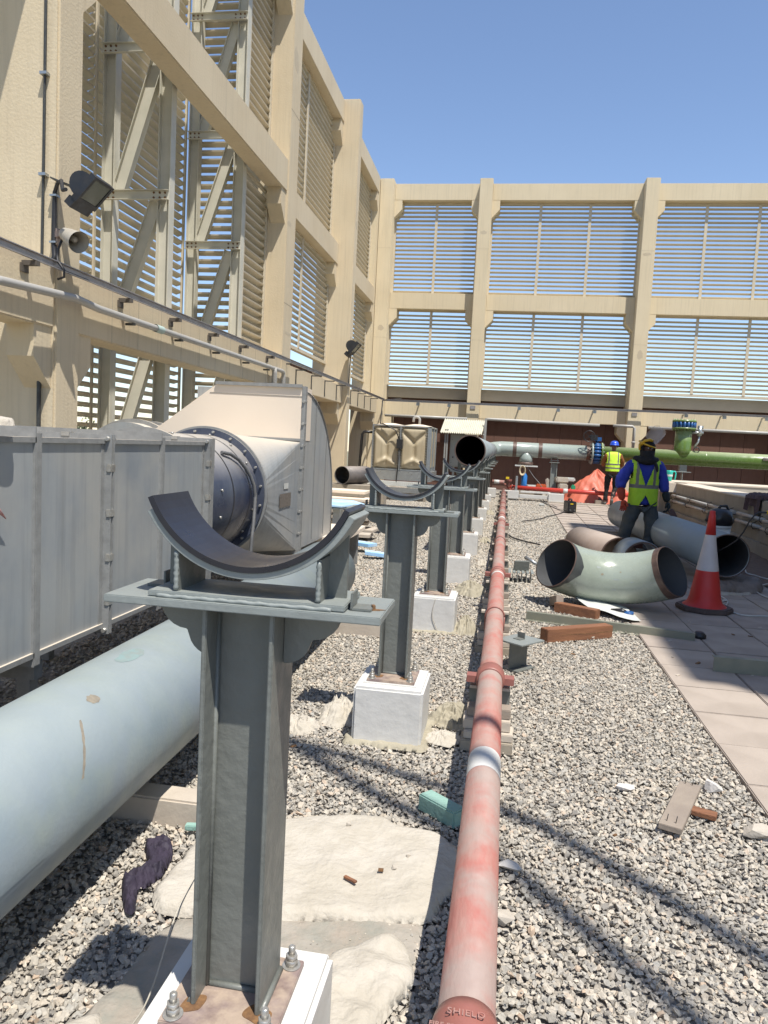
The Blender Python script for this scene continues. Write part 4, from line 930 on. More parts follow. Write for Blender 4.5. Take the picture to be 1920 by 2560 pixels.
# horn loudspeaker
hs = thing('horn_loudspeaker', 'cream horn loudspeaker on the near pillar just under the floodlight', 'loudspeaker', (-3.95, 6.28, 3.12))
ax = Vector((.80, -.42, -.40)).normalized(); c0 = Vector((-3.95, 6.26, 3.19))
b = MB(); P = [c0 + ax * d for d in (0, .03, .12, .24, .27)]; b.tube(P, [.035, .055, .070, .086, .092], 28, caps=False); b.build('horn_shell', hornm, hs)
b = MB(); b.tube([c0 + ax * .265, c0 + ax * .20, c0 + ax * .10, c0 + ax * .05], [.088, .07, .045, .03], 28, caps=False); b.tube([c0 + ax * .06, c0 + ax * .2, c0 + ax * .215], [.03, .026, .012], 16); b.build('horn_mouth', hornm, hs)
b = MB(); b.bar((-4.07, 6.34, 3.19), tuple(c0 + ax * .02), .06, .05); b.box(-4.09, -4.03, 6.30, 6.345, 3.10, 3.24); b.build('wall_bracket', rustprimer, hs)
b = MB(); b.tube([c0 + Vector((0, 0, -.03)), (-3.99, 6.25, 3.05), (-4.0, 6.25, 2.98), (-3.96, 6.2, 2.93), (-3.90, 6.2, 2.86), (-3.90, 6.2, 2.80), (-3.96, 6.2, 2.78)], .011, 8); b.build('cable', blackcable, hs)
# ================================================================== TANK, SHELTER, SCRAP AT THE LEFT BACK
TYY = 19.0
tk = thing('water_tank', 'tan two panel sectional water tank with steel straps by the far corner', 'tank', (-2.7, TYY + .7, 0))
tx0, txm, tx1, tz0, tz1 = -3.38, -2.66, -1.94, .88, 1.95
b = MB(); b.box(tx0 + .03, tx1 - .03, TYY + .03, TYY + 1.45, tz0, tz1 - .02); b.build('tank_body', tankm, tk)
for x0, x1 in ((tx0 + .05, txm - .03), (txm + .03, tx1 - .05)):
    b = MB(); n = 26; vs = []
    cx = (x0 + x1) / 2; w_ = (x1 - x0) / 2; hz = (tz1 - tz0) / 2; cz = (tz1 + tz0) / 2
    for j in range(n + 1):
        for i in range(n + 1):
            u = -1 + 2 * i / n; v_ = -1 + 2 * j / n
            e = max(abs(u), abs(v_)); d = .05 * min(1, (1 - e) / .12)
            # pressed Y shaped valley: V above, stem, and inverted V ridge low down
            vv = abs(v_ - (.28 + .55 * abs(u))) ; g = 0
            if v_ > .2: g -= .055 * math.exp(-(vv / .13) ** 2)
            g -= .05 * math.exp(-(u / .16) ** 2) * (1 / (1 + math.exp(-(.25 - v_) * 14))) * (1 / (1 + math.exp(-(v_ + .55) * 14)))
            vv2 = abs(v_ + .62 + .35 * abs(u) - .06)
            g += .05 * math.exp(-(vv2 / .10) ** 2) * (1 if abs(u) < .75 else 0)
            k = min(1, (1 - e) / .15)
            vs.append((cx + u * w_, TYY - d - g * k * -1 * -1, cz + v_ * (hz - .02)))
    b.add(vs, [(j * (n + 1) + i, j * (n + 1) + i + 1, (j + 1) * (n + 1) + i + 1, (j + 1) * (n + 1) + i) for j in range(n) for i in range(n)], True)
    b.build('pressed_panel', tankm, tk)
for i in range(2):
    y0 = TYY + .05 + .72 * i
    b = MB(); b.box(tx1 - .03, tx1 + .03, y0 + .03, y0 + .66, tz0 + .05, tz1 - .06); b.build('pressed_panel', tankm, tk, bevel=.02)
b = MB()
for x in (tx0, txm - .012, tx1 - .03): b.box(x, x + .03, TYY - .06, TYY + .04, tz0 - .03, tz1 + .03)
for z in (tz0 - .03, tz1): b.box(tx0, tx1, TYY - .05, TYY + .03, z, z + .03)
for y in (TYY + .0, TYY + .72, TYY + 1.42): b.box(tx1 - .02, tx1 + .06, y, y + .05, tz0 - .03, tz1 + .03)
b.box(tx1 - .02, tx1 + .05, TYY, TYY + 1.45, tz1, tz1 + .03); b.build('steel_frame', galv, tk)
b = MB()
for x in (tx0 + .045, txm - .04, txm + .04, tx1 - .05):
    for k in range(16): b.cyl((x, TYY - .05, tz0 + .05 + k * .065), (x, TYY - .075, tz0 + .05 + k * .065), .012, 6)
stuff(b.build('frame_bolt', boltm, tk))
for cx in (-3.02, -2.3):
    b = MB(); b.tube([(cx, TYY + .6, tz1), (cx, TYY + .6, tz1 + .05), (cx, TYY + .6, tz1 + .09)], [.42, .36, .12], 28); b.build('domed_lid', dustcream, tk)
b = MB(); n = 10; b.tube([(-2.27, TYY + .6, 1.95), (-2.27, TYY + .6, 2.16)] + [(-2.35 + .08 * math.cos(PI * k / n), TYY + .6, 2.16 + .07 * math.sin(PI * k / n)) for k in range(1, n + 1)] + [(-2.43, TYY + .6, 2.10)], .033, 12); b.build('vent_pipe', pvc, tk)
b = MB(); b.tube([(tx0 - .02, TYY + .1, 1.78), (tx0 - .24, TYY + .1, 1.78), (tx0 - .29, TYY + .1, 1.72), (tx0 - .34, TYY + .1, .35)], .035, 10); b.build('overflow_pipe', blackp, tk)
b = MB(); b.box(txm - .07, txm + .08, TYY - .20, TYY - .06, 1.40, 1.63); b.tube([(txm, TYY - .12, 1.6), (txm - .12, TYY - .15, 1.85), (txm - .45, TYY - .1, 2.0), (txm - .55, TYY + .1, 2.0), (txm - .56, TYY + .3, 2.6), (txm - .6, 23, 2.9)], .014, 6); b.tube([(txm, TYY - .16, 1.4), (txm - .01, TYY - .16, 1.0), (txm - .03, TYY - .2, .55)], .013, 6); b.build('control_box', blackp, tk)
b = MB(); b.box(tx0 - .1, tx1 + .1, TYY - .12, TYY + 1.5, .60, .84); b.box(tx0 - .05, tx1 + .0, TYY - .25, TYY - .12, .30, .42); b.build('skid_beam', galv, tk)
b = MB(); b.box(tx0 - .05, tx1, TYY - .20, TYY - .17, .46, .58)
for k in range(28): b.box(tx0 + .02 + k * .05, tx0 + .04 + k * .05, TYY - .212, TYY - .20, .47, .57)
stuff(b.build('slotted_rail', whitesheet, tk))
b = MB(); b.box(tx0, tx1, TYY - .15, TYY + 1.5, gh(19) - .02, .31); b.build('skid_foot', concm, tk)
sh = thing('shelter', 'small shelter with cream corrugated roof over a grey control cabinet', 'shelter', (-1.2, 21.6, 0))
b = MB(); n = 22; vs = []
for i in range(n * 4 + 1):
    x = -1.87 + 1.16 * i / (n * 4); h = .018 * math.sin(i * PI / 2)
    vs += [(x, 21.2, 1.90 + h), (x + .05, 22.0, 2.31 + h)]
b.add(vs, [(2 * i, 2 * i + 2, 2 * i + 3, 2 * i + 1) for i in range(n * 4)], False); b.build('corrugated_roof', roofm, sh)
b = MB(); b.add([(v[0], v[1], v[2] - .012) for v in vs], [(2 * i, 2 * i + 2, 2 * i + 3, 2 * i + 1) for i in range(n * 4)], False); b.build('roof_underside', roofm, sh)
b = MB(); 
for x in (-1.72, -1.66, -.62): b.box(x - .02, x + .02, 21.3, 21.34, gh(21), 2.0)
b.box(-.66, -.60, 21.6, 21.66, gh(21), 2.36); build_each(b, 'shelter_post', purlin, sh)
cb_ = thing('control_cabinet', 'grey control cabinet with small meters, half hidden by the black pipe mouth', 'cabinet', (-1.2, 21.7, .9))
b = MB(); b.box(-1.60, -.85, 21.62, 21.9, .95, 1.88); b.build('cabinet_body', cabinet, cb_, bevel=.01)
b = MB(); b.box(-1.575, -.88, 21.60, 21.62, .98, 1.85); b.build('door', cabinet, cb_, bevel=.004)
for i, (x, z, w_) in enumerate(((-1.25, 1.72, .06), (-1.16, 1.72, .06), (-1.07, 1.72, .06), (-1.3, 1.60, .07), (-1.5, 1.22, .035), (-1.54, 1.72, .015), (-1.54, 1.07, .015))):
    b = MB(); b.box(x - w_ / 2, x + w_ / 2, 21.588, 21.60, z - w_ / 2, z + w_ / 2); b.build('meter', blackp if i > 2 else innergrey, cb_)
b = MB(); b.box(-1.5, -1.44, 21.65, 21.7, gh(21), .95); b.box(-1.0, -.94, 21.65, 21.7, gh(21), .95); build_each(b, 'leg', cabinet, cb_)
# stacked slabs, blue board, black pipe
r2 = random.Random(4)
slabs = [(-2.45, 11.6, .06, .9, .35, .08), (-2.35, 11.55, .16, .85, .5, -.05), (-2.55, 11.7, .25, .95, .45, .1), (-2.4, 11.6, .34, .8, .5, -.12), (-2.5, 11.65, .43, .9, .5, .04), (-2.55, 11.7, .52, .95, .5, -.04), (-2.42, 11.6, .62, .8, .45, .06), (-2.52, 11.9, .72, .75, .5, -.03)]
sn = ['bottom', 'second', 'third', 'fourth', 'fifth', 'sixth', 'seventh', 'topmost']
for i, (x, y, z, lx, ly, rz) in enumerate(slabs):
    b = MB(); b.obox((0, 0, 0), (lx, ly, .045), rz); o = b.build('concrete_slab', dustcream if i > 5 else woodblock, None, bevel=.006); o.location = (x, y, z - .01); tag(o, sn[i] + ' slab from the ground in the loose pile beside the elbow box', 'slab', 'pile of concrete slabs')
b = MB(); b.obox((0, 0, 0), (.36, .30, .05), .2); o = b.build('concrete_slab', dustcream, None, bevel=.006); o.location = (-2.0, 12.3, .705); tag(o, 'short cream slab end at the right of the pile top', 'slab')
b = MB(); b.prism([(-3.1, 9.9), (-2.14, 9.9), (-1.93, 10.5), (-2.2, 11.0), (-3.3, 11.2)], .615, .64, 'z'); tag(b.build('blue_board', bluesheet, None, bevel=.004, loc=(-2.6, 10.5, .62)), 'white board with sky blue stain lying flat beside the elbow box', 'board')
b = MB(); b.prism([(-3.1, 9.95), (-2.16, 9.93), (-1.97, 10.48), (-2.25, 10.9), (-3.3, 11.1)], .585, .60, 'z'); b.box(-2.3, -2.2, 10.1, 10.2, 0, .585); b.box(-2.9, -2.8, 10.1, 10.2, 0, .585); b.box(-2.4, -2.3, 10.7, 10.8, 0, .585); t = thing('board_trestle', 'pale frame and legs carrying the blue stained board', 'trestle', (-2.6, 10.5, 0)); build_each(b, 'trestle_piece', whitesheet, t)
for i, (x, y, z, lx, ly, rz, m_, lab) in enumerate(((-1.95, 10.3, .10, .5, .2, -.5, bluesheet, 'small blue white offcut on the gravel below the blue stained board'), (-1.60, 9.75, .05, .32, .2, .2, bluesheet, 'blue white offcut lying flat on gravel, nearer than the slab pile'), (-2.2, 10.9, .14, .6, .3, .1, woodblock, 'cream slab leaning low between the board and the pile'), (-1.5, 14.4, .04, .42, .10, .08, wood, 'thin rusty plank on the gravel behind the second saddle'), (-1.05, 15.3, .04, .5, .12, -.1, woodgrey, 'pale grey plank on gravel behind the third saddle'), (-1.45, 17.0, .06, .9, .12, 0, whitesheet, 'long white board on the gravel in front of the tank'))):
    b = MB(); b.obox((0, 0, 0), (lx, ly, .045), rz, 0, .1 * (i % 2)); o = b.build('offcut', m_, None, bevel=.004); o.location = (x, y, z); tag(o, lab, 'board')
t = thing('black_pipe', 'short black pipe with open end lying behind the slab pile', 'pipe', (-2.9, 14.5, .7)); p, q = Vector((-3.02, 13.9, .87)), Vector((-2.72, 14.7, .87))
b = MB(); b.ringtube(p, q, .170, .162, 40); b.build('pipe_wall', mat('dusty_black_pipe', (.085, .08, .08), .6, 0, (.20, .17, .15), 5, .6, dust_sheen=(.34, .29, .25), dust_sheen_amt=.7), t)
b = MB(); b.cyl(p.lerp(q, .02), q.lerp(p, .02), .1615, 32, caps=False); b.build('pipe_lining', blackin, t)
b = MB(); b.box(-3.3, -2.2, 13.9, 14.2, .0, .70); tag(b.build('bearer', concm, None, loc=(-2.7, 14, 0)), 'low concrete block carrying the open end of the black pipe', 'block'); b = MB(); b.box(-3.3, -2.6, 14.35, 14.6, 0, .70); tag(b.build('bearer', concm, None, loc=(-2.9, 14.5, 0)), 'low concrete block carrying the far end of the black pipe', 'block')
b = MB(); b.box(-4.065, -3.1, 12.6, 18.9, 0, .32); tag(b.build('kerb', beige, None, bevel=.01, loc=(-3.6, 15, 0)), 'cream plinth kerb along the foot of the left wall', 'kerb')
def heap(name, cx, cy, rx, ry, H, m, seed, fold=.3, nf=3.2, base=0., lab=None, cat='cloth', prof=1.1, rot=0.):
    """a dropped cloth: folds run out from an off-centre peak, hem irregular and lying on the ground"""
    nr, nt_ = 26, 96; vs = []
    px, py = .12 * rx * math.sin(seed * 3), .12 * ry * math.cos(seed * 5)
    for j in range(nr + 1):
        r = j / nr
        for k in range(nt_):
            a = 2 * PI * k / nt_; ca, sa = math.cos(a), math.sin(a)
            tw = a + .5 * noise.noise(Vector((ca * 1.2 + seed, sa * 1.2, r * 2.2)))
            hem = 1 + .28 * noise.noise(Vector((ca * 1.6 + seed, sa * 1.6, 4))) + .10 * noise.noise(Vector((ca * 6 + seed, sa * 6, 2)))
            f1 = 1 - 2.4 * abs(noise.noise(Vector((math.cos(tw) * nf + seed, math.sin(tw) * nf, r * 1.3 + seed))))
            f2 = 1 - 2.2 * abs(noise.noise(Vector((math.cos(tw) * nf * .8 + seed * 2, math.sin(tw) * nf * .8, r * 5 + seed))))
            e = max(0., 1 - r ** 2.2)
            z = H * ((1 - r) ** prof * .75 + .25 * e) * (1 + .18 * noise.noise(Vector((ca * r * 2 + seed, sa * r * 2, 1)))) + H * fold * (f1 * .7 + f2 * .5) * e * (.35 + .65 * min(1, r * 2.2))
            rad = r * hem * (1 + .06 * f1 * (1 - r))
            x = px * (1 - r) + rx * rad * ca; y = py * (1 - r) + ry * rad * sa
            vs.append((cx + x * math.cos(rot) - y * math.sin(rot), cy + x * math.sin(rot) + y * math.cos(rot), base + (max(z, .003) if j < nr else -.004)))
    b = MB(); b.add(vs, [(j * nt_ + k, j * nt_ + (k + 1) % nt_, (j + 1) * nt_ + (k + 1) % nt_, (j + 1) * nt_ + k) for j in range(nr) for k in range(nt_)], True)
    return tag(b.build(name, m, None, loc=(cx, cy, base)), lab, cat)
# ================================================================== LOOSE THINGS ON THE GRAVEL, NEAR
mat1P = [(-1.02, 2.15), (-1.03, 2.40), (-.98, 2.56), (-.72, 2.76), (-.42, 2.85), (-.30, 2.80), (-.18, 2.79), (-.07, 2.66), (-.05, 2.52), (-.11, 2.38), (-.16, 2.25), (-.36, 2.19), (-.57, 2.15), (-.80, 2.12), (-.92, 2.10)]
t = tag(sheet('felt_mat', mat1P, .012, .030, .035, .012, 7, whitecloth, .012, seed=1.), 'large thick white felt mat on gravel behind the nearest post', 'mat')
tag(sheet('felt_mat', [(-.40, 1.75), (-.42, 2.0), (-.33, 2.10), (-.24, 2.15), (-.18, 2.08), (-.17, 1.95), (-.21, 1.84), (-.24, 1.74), (-.31, 1.70)], .012, .034, .05, .022, 9, whitecloth, .008, seed=4.), 'crumpled white felt heap right of the nearest plinth', 'mat')
tag(sheet('felt_mat', [(-1.06, 1.28), (-1.02, 1.55), (-.93, 1.68), (-.86, 1.52), (-.84, 1.3), (-.80, 1.18), (-.95, 1.12)], .014, .04, .045, .020, 8, whitecloth, .008, seed=8.), 'torn felt strip left of the nearest plinth, partly in shade', 'mat')
tag(sheet('paper_sheet', [(-.86, 1.12), (-.84, 1.42), (-.76, 1.66), (-.69, 1.60), (-.68, 1.12)], .014, .012, .02, .008, 7, creamcloth, .01, seed=9.), 'thin cream sheet lying between felt strip and nearest plinth', 'sheet')
tag(sheet('purple_cloth', [(-1.19, 2.45), (-1.12, 2.48), (-1.07, 2.41), (-1.055, 2.28), (-1.08, 2.21), (-1.105, 2.22), (-1.05, 2.10), (-1.07, 2.08), (-1.14, 2.18), (-1.165, 2.25), (-1.12, 2.32)], .006, .020, .014, .030, 26, purplecloth, .014, ridged=True, seed=2.), 'crumpled dark purple rag on the gravel beside the big pipe', 'rag')
b = MB(); b.obox((0, 0, 0), (.075, .205, .07), R(50), 0, 0); o = b.build('foam_block', foam, None, bevel=.006); o.location = (-.165, 2.965, .035); tag(o, 'pale green foam block on gravel against the red pipe shadow', 'block')
hardpatch = mat('bare_screed', (.31, .265, .215), .95, 0, (.20, .215, .185), 12, .7, .8, 40, col3=(.38, .34, .29), scale3=5, amt3=.6)
tag(sheet('screed_patch', [(-1.0, 1.45), (-.95, 1.80), (-.9, 2.1), (-.5, 2.2), (-.18, 2.28), (-.17, 2.05), (-.24, 1.75), (-.3, 1.62), (-.68, 1.66), (-.72, 1.35)], .03, .010, .03, .010, 7, hardpatch, .006, seed=6.), 'bare dusty screed showing between felt mat and nearest plinth', 'screed')
def bag(P, th, am, lab, m=creamcloth, seed=1., peak=None, nm='cloth_sack', ns=9, base=.0, res=.011):
    return tag(sheet(nm, P, res, th, .05, am, ns, m, base, ridged=True, seed=seed, peak=peak), lab, 'cloth')
def blobP(cx, cy, rx, ry, seed, n=14, rot=0.):
    r_ = random.Random(seed); P = []
    for k in range(n):
        a = 2 * PI * k / n; q = r_.uniform(.72, 1.15); x, y = rx * q * math.cos(a), ry * q * math.sin(a); P.append((cx + x * math.cos(rot) - y * math.sin(rot), cy + x * math.sin(rot) + y * math.cos(rot)))
    return P
heap('cloth_sack', -.20, 4.08, .12, .15, .085, creamcloth, 3.1, .5, 2.6, 0, 'cream cloth bundle between second plinth and the red pipe')
heap('paper_scrap', -.23, 3.78, .09, .10, .022, whitecloth, 7.7, .8, 3, .01, 'flat torn paper scraps at the right foot of second plinth')
heap('torn_wrapping', -.80, 3.98, .14, .18, .07, whitecloth, 5.2, .8, 2.6, 0, 'torn white wrapping crumpled left of the second plinth')
heap('torn_wrapping', -.98, 3.75, .12, .12, .035, whitecloth, 6.2, .9, 3, 0, 'flat scraps of white wrapping farther left of second plinth')
heap('cloth_sack', -.24, 6.15, .10, .19, .11, creamcloth, 7.3, .5, 2.4, 0, 'olive cream folded sack right of the third plinth')
heap('cloth_sack', -.27, 7.85, .17, .22, .11, creamcloth, 8.1, .5, 2.4, 0, 'cream cloth bundle on gravel in front of the fourth plinth')
heap('rag', -.22, 9.9, .09, .14, .05, whitecloth, 9.1, .6, 2.6, 0, 'small white rag beside the fifth plinth')
heap('rag', -.24, 12.4, .10, .25, .05, creamcloth, 10.1, .6, 2.6, 0, 'faded cream rag beside the sixth plinth')
heap('rag', -.28, 17.0, .1, .25, .06, creamcloth, 11.1, .6, 2.6, gh(17), 'faded cream rag near the eighth plinth')
def skirt(cx, cy, label, seed):  # torn felt collar round a plinth foot
    r_ = random.Random(seed); P = []
    for k in range(26):
        u = k / 26 * 4; s = int(u); f = u - s; hx, hy = .20 + r_.uniform(-.012, .03), .205 + r_.uniform(-.012, .03)
        c = [(-hx, -hy), (hx, -hy), (hx, hy), (-hx, hy)]; a, b_ = c[s], c[(s + 1) % 4]; P.append((cx + a[0] + (b_[0] - a[0]) * f, cy + a[1] + (b_[1] - a[1]) * f))
    tag(sheet('felt_collar', P, .014, .016, .02, .010, 20, creamcloth, .006, seed=seed), label, 'felt')
skirt(PX, posts_y[1] - .04, 'torn felt collar showing round the foot of the second plinth', 3.)
skirt(PX, posts_y[2] - .04, 'torn felt collar showing round the foot of the third plinth', 4.)
# plank with nails, stones, timber
t = thing('nailed_plank', 'short weathered plank with upright nails on the gravel', 'plank', (.83, 3.27, .03), R(-22))
b = MB(); b.box(-.045, .045, -.24, .24, -.012, .012); b.build('plank', woodgrey, t, bevel=.002, local=True)
for x, y in ((-.02, -.2), (.015, -.2), (-.02, .22), (.01, .22)):
    b = MB(); b.cyl((x, y, .012), (x + .004, y, .042), .0018, 5); b.build('nail', blackp, t, local=True)
b = MB(); b.obox((0, 0, 0), (.11, .055, .02), R(-22)); o = b.build('wood_offcut', wood, None, bevel=.002); o.location = (.915, 3.25, .02); tag(o, 'stub of plank poking out beside the nailed plank', 'offcut')
def rock(loc, s, seed, lab, m, fl=.6):
    r_ = random.Random(seed); bm = bmesh.new()
    for _ in range(16): v = Vector((r_.gauss(0, 1), r_.gauss(0, 1), r_.gauss(0, 1))).normalized() * r_.uniform(.8, 1.1); bm.verts.new((v.x * s[0], v.y * s[1], v.z * s[2]))
    res = bmesh.ops.convex_hull(bm, input=bm.verts); bmesh.ops.delete(bm, geom=[g for g in res['geom_interior'] if isinstance(g, bmesh.types.BMVert)], context='VERTS')
    me = bpy.data.meshes.new('rock'); bm.to_mesh(me); bm.free(); me.materials.append(m); o = bpy.data.objects.new('rock', me); C.objects.link(o); o.location = loc; tag(o, lab, 'stone')
rockm = mat('pale_rock', (.46, .41, .34), .9, 0, (.34, .31, .27), 14, .6, .4, 60); rockw = mat('white_rock', (.60, .57, .53), .9, 0, (.45, .42, .38), 20, .6, .4, 60)
rock((1.115, 3.12, .03), (.10, .045, .03), 3, 'broken concrete lump at the right edge by the paving', rockm)
rock((1.02, 3.52, .03), (.05, .04, .03), 4, 'pale broken stone just left of the paving edge', rockw)
rock((.10, 2.62, .025), (.055, .03, .022), 5, 'flat pale stone right beside the red pipe', rockw)
rock((.085, 2.32, .025), (.045, .035, .025), 6, 'large pale stone close to the red pipe, nearer than its neighbour', rockm)
rock((.62, 3.42, .02), (.05, .03, .02), 8, 'whitish stone on the gravel left of the nailed plank', rockw)
rock((-.66, 6.9, .02), (.05, .07, .02), 9, 'reddish brown stone between the second and third posts', mat('red_rock', (.20, .09, .06), .9))
for i, (x, y, rz, lab) in enumerate(((-.42, 2.36, -.5, 'tan wood splinter on the felt mat'), (-.33, 2.44, .1, 'small dark brown chip on the felt mat'))):
    b = MB(); b.obox((0, 0, 0), (.05 if i == 0 else .018, .012, .006), rz); o = b.build('wood_chip', wood if i == 0 else rustplate, None); o.location = (x, y, .052); tag(o, lab, 'chip')
for i, (x, y) in enumerate(((-.50, 2.72), (-.25, 2.55), (-.29, 2.47))):
    rock((x, y, .050), (.013, .01, .008), 20 + i, ['grey pebble on the back edge of the felt mat', 'pebble on the felt mat nearest the red pipe', 'pebble on the felt mat beside the dark chip'][i], rockm)
b = MB(); b.obox((0, 0, 0), (.07, .03, .02), .2); o = b.build('foam_chip', foam, None, bevel=.003); o.location = (-1.06, 2.58, .035); tag(o, 'small green foam chip beside the purple rag', 'chip')
t = thing('timber_block', 'split orange brown timber block on the gravel, nearest on the right', 'timber', (.66, 6.22, 0), R(34))
b = MB(); b.box(-.33, .33, -.05, .05, .0, .105); b.build('timber', wood, t, bevel=.004, local=True)
b = MB(); b.add([(-.30, -.0505, .05), (-.1, -.0508, .056), (.1, -.0508, .048), (.33, -.0505, .058), (.33, -.0505, .064), (.1, -.0508, .055), (-.1, -.0508, .060)], [(0, 1, 2, 3, 4, 5, 6)]); b.build('split', rustplate, t, local=True)
t = thing('steel_channel', 'long olive grey steel channel lying from gravel onto the paving', 'steel channel', (.95, 6.62, 0), R(-13.2))
b = MB(); b.box(-.70, .70, -.003, .003, .0, .075); b.box(-.70, .70, .003, .045, .069, .075); b.box(-.70, .70, -.04, -.003, .0, .006); b.build('channel', greensteel, t, local=True)
t = thing('steel_channel', 'short olive grey steel channel on the paving at the right edge', 'steel channel', (2.1, 5.58, .0), R(0))
b = MB(); b.box(-.55, .6, -.003, .003, .01, .115); b.box(-.55, .6, .003, .055, .109, .115); b.build('channel', greensteel, t, local=True)
t = thing('beam_offcut', 'short grey beam offcut with plate and angle standing right of the red pipe', 'steel offcut', (.17, 5.22, 0), R(-38))
b = MB(); b.box(-.075, .075, -.10, .10, .0, .010); b.box(-.004, .004, -.10, .10, .01, .185); b.box(-.075, .075, -.10, .10, .185, .195); b.build('beam', postgrey, t, bevel=.001, local=True)
b = MB(); b.box(-.10, .12, -.13, .13, .196, .206); b.build('plate', postlight, t, bevel=.001, local=True)
b = MB(); b.box(-.03, .03, .02, .026, .206, .25); b.box(-.03, .03, -.03, .02, .206, .211); b.build('angle', postgrey, t, local=True)
t = thing('slotted_angles', 'heap of cut slotted steel pieces right of the red pipe', 'steel pieces', (.24, 8.9, 0))
for k in range(6):
    b = MB(); x = -.13 + .052 * k
    b.box(x, x + .03, -.16, .14, .10, .106); b.box(x, x + .006, -.16, .14, .0, .10)
    b.build('slotted_strip', postlight, t, local=True)
b = MB(); b.obox((.02, .02, .16), (.18, .03, .12), .3, .2); b.build('angle', postgrey, t, local=True)
b = MB(); b.cyl((.06, .2, .24), (.22, .1, .17), .02, 12); b.build('short_tube', galv, t, local=True)

# ================================================================== BASIN WALLS AT THE RIGHT
bw = thing('basin_wall', 'low stained concrete wall with pipes running along the right side', 'wall', (4.35, 14, 0))
b = MB(); b.box(4.2, 4.75, 9.0, 20.0, -.05, .875); b.build('wall_body', concm, bw)
b = MB(); b.box(4.19, 4.76, 13.2, 20.0, .875, .905); b.build('coping', concwhite, bw, bevel=.006)
b = MB(); b.box(4.10, 4.19, 9.0, 19.9, .0, .22); b.build('foot_ledge', concm, bw, bevel=.01)
b = MB(); b.box(3.86, 4.5, 19.6, 20.0, .67, .905); b.build('corner_block', concwhite, bw, bevel=.008)
b = MB(); b.box(4.12, 4.75, 9.0, 13.0, .22, .90); b.build('pier', concm, bw, bevel=.02)
for z, s in ((.60, 0), (.47, .12)):
    for (y0, y1) in ((9.2, 12.6), (12.75, 14.2), (14.4, 16.2), (16.25, 18.0), (18.05, 19.6)):
        xx = 4.05 if y0 < 12.6 else 4.12
        b = MB(); b.tube([(xx, y0 + s, z), (xx, y1 + s * .5, z)], .033, 12); b.build('wall_pipe', pvc, bw)
    for y in (9.8, 10.5, 11.2, 12.0, 12.9, 14.6, 16.1, 17.6, 19):
        xx = 4.05 if y < 12.6 else 4.12; y += s * 3
        b = MB(); b.tube([(xx + .07, y, z - .05), (xx - .02, y, z - .055), (xx - .05, y, z - .01), (xx - .045, y, z + .035), (xx, y, z + .055), (xx + .03, y, z + .07)], .007, 6); b.build('pipe_hook', blackp, bw)
bx_ = thing('basin_wall', 'low concrete wall with broad sunlit cream top in front of the green pipe', 'wall', (7, 20.8, 0))
b = MB(); b.box(4.5, 13, 20.02, 21.5, -.05, .885); b.build('wall_body', mat('pale_wall_render', (.50, .45, .38), .9, 0, (.40, .36, .30), 2.2, .6, .15, 30, streak=.3), bx_)
b = MB(); b.box(3.9, 13, 20.0, 21.6, .885, .925); b.build('coping', concwhite, bx_, bevel=.006)
b = MB(); b.box(3.9, 4.5, 20.05, 21.5, 0, .885); b.build('wall_body', concm, bx_)
tag(sheet('towel', [(4.14, 13.2), (4.14, 13.9), (4.5, 14.05), (4.72, 13.6), (4.5, 13.15)], .02, .06, .08, .05, 8, mat('dark_patterned_towel', (.05, .03, .035), .95, 0, (.14, .09, .10), 26, .6, .4, 60), .91, ridged=True, seed=3.), 'dark patterned towel thrown over the top of the right wall', 'towel')
b = MB(); vs = []; n = 14
for j in range(n + 1):
    for i in range(n + 1):
        u = i / n; v_ = j / n; vs.append((4.15 - .02 * math.sin(u * 14) - .02 * v_, 13.15 + .75 * u + .08 * v_ * math.sin(3 * u), .95 - (.20 + .16 * (math.sin(u * 9) > .2)) * v_ * (1 - .3 * u)))
b.add(vs, [(j * (n + 1) + i, j * (n + 1) + i + 1, (j + 1) * (n + 1) + i + 1, (j + 1) * (n + 1) + i) for j in range(n) for i in range(n)], True); tag(b.build('towel', mat('dark_patterned_towel'  , (0, 0, 0)), None, loc=(4.15, 13.5, .8)), 'hanging fringe of the dark towel down the wall face', 'towel')
# jug on the coping
t = thing('plastic_jug', 'turquoise plastic jug with handle standing on the cream coping', 'jug', (4.16, 20.35, .925))
b = MB(); b.tube([(0, 0, 0), (0, 0, .01), (0, 0, .24), (0, 0, .27)], [.06, .065, .088, .092], 24, caps=True); b.build('jug_body', jugm, t, local=True)
b = MB(); b.tube([(.08, 0, .24), (.13, 0, .255), (.155, 0, .21), (.15, 0, .10), (.14, 0, .03)], .017, 8); b.build('handle', jugm, t, local=True)
b = MB(); b.tube([(0, 0, .12), (0, 0, .17)], .0835, 24, caps=False); b.build('printed_band', whitesheet, t, local=True)
b = MB(); b.tube([(0, 0, .0), (0, 0, .03), (0, 0, .07), (0, 0, .085)], [.11, .12, .09, .02], 18); o = b.build('steel_bowl', galv, None); o.location = (3.98, 20.2, .925); tag(o, 'shiny steel bowl on the coping left of the turquoise jug', 'bowl')
